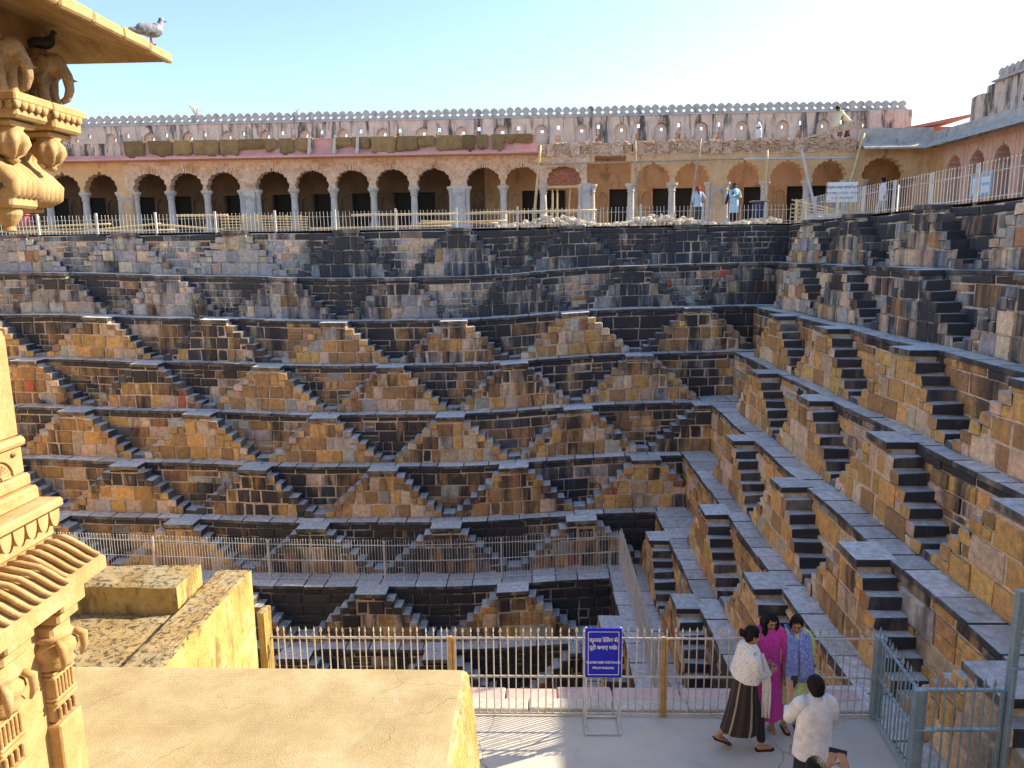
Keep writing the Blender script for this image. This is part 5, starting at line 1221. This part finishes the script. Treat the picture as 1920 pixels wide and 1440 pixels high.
# --- the second photographer at the bottom edge
f, hf, b, s_ = person('dark-haired person at the bottom edge raising a phone in both hands', (2.40, 5.84, TZ), -22, 1.63, (((.30, .13, 1.16), (.25, .33, 1.35)), ((-.02, .24, 1.16), (.11, .36, 1.34))), stand_legs(), look=-6, nod=4, hands=(((-.35, .35, .8), (-1, 0, .3), .6, -1), ((.3, .35, .8), (1, 0, .3), .6, 1)), skin='skin')
add_hair(hf, b, None, big=1.04)
LB = (.50, .60, .74); mb = MB()
loft(mb, f, [(0, 0, .74, .19, .14, .03, 6, .3), (0, 0, 1.0, .175, .13, .02, 6, .4), (0, 0, 1.2, .18, .13, .02, 4, 1.0), (0, 0, 1.32, .175, .10, .01, 4, 0), (0, 0, 1.39, .07, .064, 0, 3, 0)], cols=LB)
sleeve(mb, f, [(.155, 0, 1.33), (.25, .08, 1.22), (.30, .13, 1.16), (.27, .25, 1.27)], [.075, .068, .058, .044], LB); sleeve(mb, f, [(-.155, 0, 1.33), (-.11, .13, 1.22), (-.02, .24, 1.16), (.06, .31, 1.26)], [.075, .068, .058, .044], LB)
weld(mb.build('shirt', M['cloth'], b)); mb = MB()
for q, (k, a, t) in enumerate(stand_legs()): sleeve(mb, f, [(.08*(1-2*q), 0, .9), (k[0], k[1], .46), (a[0], a[1], .07)], [.11, .085, .065], (.02, .02, .025))
weld(mb.build('trousers', M['cloth'], b)); sandals(f, b, stand_legs())
ph = MB(); bevbox(ph, .10, .25, .405, .414, 1.40, 1.48, .006, mp=f); o = ph.build('phone', M['phone']); tag(o, 'dark phone between the raised hands at the bottom edge', 'phone')
# --- distant people
def far_person(label, loc, heading, H, shirt, legc, arms, legs=None, scarf=None, cap_=None, long=False, lean=(0, 0), nod=0, hip=.88, shc=None):
    legs = legs or stand_legs()
    f, hf, b, s_ = person(label, loc, heading, H, arms, legs, lean=lean, nod=nod, skin='skin_dark', voxel=.014, fine=False, hip=hip)
    add_hair(hf, b, None)
    if scarf:
        mb = MB(); blob(mb, hf, (0, -.005, .035), .095, .108, .10); tube(mb, [hf(0, -.09, .0), hf(-.01, -.12, -.12), hf(-.02, -.10, -.3)], [.07, .05, .03], 8); o = remesh('headscarf', mb, M['cloth'], .012, b, 2)
        o.data.color_attributes.new('tint', 'FLOAT_COLOR', 'CORNER'); o.data.color_attributes['tint'].data.foreach_set('color', [*scarf, 0]*len(o.data.loops))
    if cap_:
        mb = MB(); blob(mb, hf, (0, 0, .06), .085, .10, .06); blob(mb, hf, (0, .10, .05), .05, .05, .012); 
        for q in range(len(mb.c)): mb.c[q] = (*cap_, 0)
        weld(mb.build('cap', M['cloth'], b))
    mb = MB(); lx, ly = lean; z0 = hip-(.42 if long else .14)
    loft(mb, f, [(0, 0, z0, .20, .155, .04, 6, .3), (0, 0, hip, .185, .14, .03, 6, .4), (lx*.4, ly*.4, hip+.14, .165, .125, .02, 5, .8), (lx*.8, ly*.8, 1.2, .175, .128, .02, 4, 1.0), (lx, ly, 1.32, .175, .10, .01, 4, 0), (lx*1.05, ly*1.1, 1.39, .07, .064, 0, 3, 0)], 24, cols=shirt)
    for (e, w), s0 in zip(arms, s_): sleeve(mb, f, [s0, lerp(s0, e, .5), e, lerp(e, w, .6)], [.072, .066, .056, .045], shirt, 10)
    weld(mb.build('shirt', M['cloth'], b)); mb = MB()
    for q, (k, a, t) in enumerate(legs): sleeve(mb, f, [(.08*(1-2*q), 0, hip), k, lerp(k, a, .97)], [.11, .08, .062], legc, 10)
    weld(mb.build('trousers', M['cloth'], b)); return f, hf, b
AH = (((.22, .0, 1.06), (.21, .05, .82)), ((-.22, .0, 1.06), (-.21, .05, .82)))
far_person('worker in a red headscarf and pale blue shirt, hand on hip, on the far rim', (7.0, 33.0, 1.12), 10, 1.62, (.40, .52, .66), (.05, .06, .075), (((.30, -.02, 1.10), (.19, .03, .92)), AH[1]), scarf=(.33, .02, .025))
f, hf, b = far_person('guard in a long light blue tunic and dark cap, arms folded', (8.42, 32.5, 1.07), 200, 1.74, (.36, .58, .72), (.012, .016, .05), (((.23, .06, 1.08), (-.06, .19, 1.12)), ((-.23, .06, 1.08), (.06, .19, 1.10))), cap_=(.02, .025, .06), long=True)
mb = MB(); strip(mb, f, [(.10, .10, 1.15), (.12, .02, 1.40), (.13, -.09, 1.3), (.20, -.14, 1.05), (.26, -.15, .80)], [.10, .12, .14, .15, .14], (1, .3, 0), waves=2, amp=.02)
o = mb.build('scarf', M['dark_blue'], b); thick(o, .02)
far_person('man in a white shirt walking behind the right-hand fence', (13.6, 30.2, 1.06), 80, 1.66, (.70, .66, .72), (.42, .38, .44), AH, legs=(((.08, .14, .46), (.08, .2, .085), (0, 1, 0)), ((-.08, -.02, .45), (-.08, -.2, .1), (0, 1, -.2))), lean=(0, .03))
far_person('worker in a pale yellow shirt bending over on the broken roof', (14.45, 35.9, 4.78), 84, 1.66, (.66, .68, .42), (.02, .03, .03), (((.16, .62, .86), (.14, .66, .58)), ((-.16, .60, .86), (-.12, .64, .58))), legs=(((.12, .06, .46), (.14, -.08, .085), (0, 1, 0)), ((-.12, .16, .46), (-.14, .26, .085), (0, 1, 0))), lean=(0, .42), nod=55)
far_person('worker in white with a white turban sitting low on the broken parapet', (10.15, 35.35, 4.02), 95, 1.6, (.68, .70, .74), (.45, .45, .48), AH, legs=(((.10, .34, .80), (.10, .36, .42), (0, 1, 0)), ((-.10, .34, .80), (-.10, .36, .42), (0, 1, 0))), scarf=(.72, .72, .74), hip=.78)
# ------------------------------------------------------------------ pigeons
M['pigeon'] = mat_noise('grey_pigeon_feathers', [(.35, (.10, .115, .15)), (.5, (.24, .26, .31)), (.65, (.36, .38, .43))], 26, .6, .4, 90, .004, aniso=(1, 2.2, 1))
M['pigeon_dark'] = mat_plain('dark_pigeon_feathers', (.03, .032, .045), .5, 0, .3, 40)
M['coral'] = mat_plain('pigeon_legs', (.35, .10, .09), .5)
def pigeon(loc, heading, s, label, dark=False, legs=True):
    f = Fig(loc, heading, 1.6*s); mb = MB()
    blob(mb, f, (0, 0, .14), .062, .115, .066); blob(mb, f, (0, .06, .16), .055, .065, .066); blob(mb, f, (0, -.08, .125), .045, .09, .038)
    capsule(mb, f, (0, .09, .19), (0, .105, .245), .038, .026); blob(mb, f, (0, .115, .26), .026, .032, .027)
    blob(mb, f, (0, -.19, .10), .032, .08, .014)
    o = remesh('pigeon', mb, M['pigeon_dark' if dark else 'pigeon'], .007*s, None, 2); tag(o, label, 'pigeon', 'pigeons')
    for e in (-1, 1):
        mb = MB(); blob(mb, f, (.055*e, -.03, .15), .016, .115, .05); blob(mb, f, (.042*e, -.15, .12), .012, .07, .022); weld(mb.build('wing', M['pigeon_dark' if dark else 'pigeon'], o), .0004)
        if legs: mb = MB(); tube(mb, [f(.025*e, 0, .09), f(.027*e, 0, .01)], .006*s, 6); [tube(mb, [f(.027*e, 0, .006), f(.027*e+t*.02, .035, .003)], .004*s, 5) for t in (-1, 0, 1)]; mb.build('leg', M['coral'], o)
    mb = MB(); capsule(mb, f, (0, .14, .258), (0, .165, .248), .008, .003, 6); mb.build('beak', M['eye'], o)
pigeon((-3.31, 6.72, 1.82), -50, .84, 'grey pigeon perched on the sloping rim of the upper left eave')
pigeon((-4.06, 6.40, 1.665), -80, .72, 'dark pigeon sheltering under the eave on the farther elephant', True)
for (x, y, k, hd, l) in ((-13.1, 28.2, 2, 100, 'pigeon on the third ledge of the far wall, left of centre'), (-19.0, 27.3, 4, 70, 'left one of two pigeons on a landing of the far wall'), (-18.1, 27.3, 4, -90, 'right one of two pigeons on a landing of the far wall'), (-11.2, 28.2, 3, 60, 'lone pigeon on the ledge above the gold-faced pyramids')):
    pigeon((x, y-.05, ZT[k]+sag(x, ZT[k])+.01), hd, 1.0, l, True)
pigeon((6.75, 18.9, ZT[3]+.01), 150, 1.0, 'pigeon on a landing halfway along the right-hand wall', True)
pigeon((17.5, 28.3, 5.02), 120, 1.0, 'pigeon on the grey parapet of the side arcade', True)
print('objects', len(bpy.data.objects), 'tris', sum(len(o.data.polygons)*2 for o in bpy.data.objects if o.type == 'MESH'))
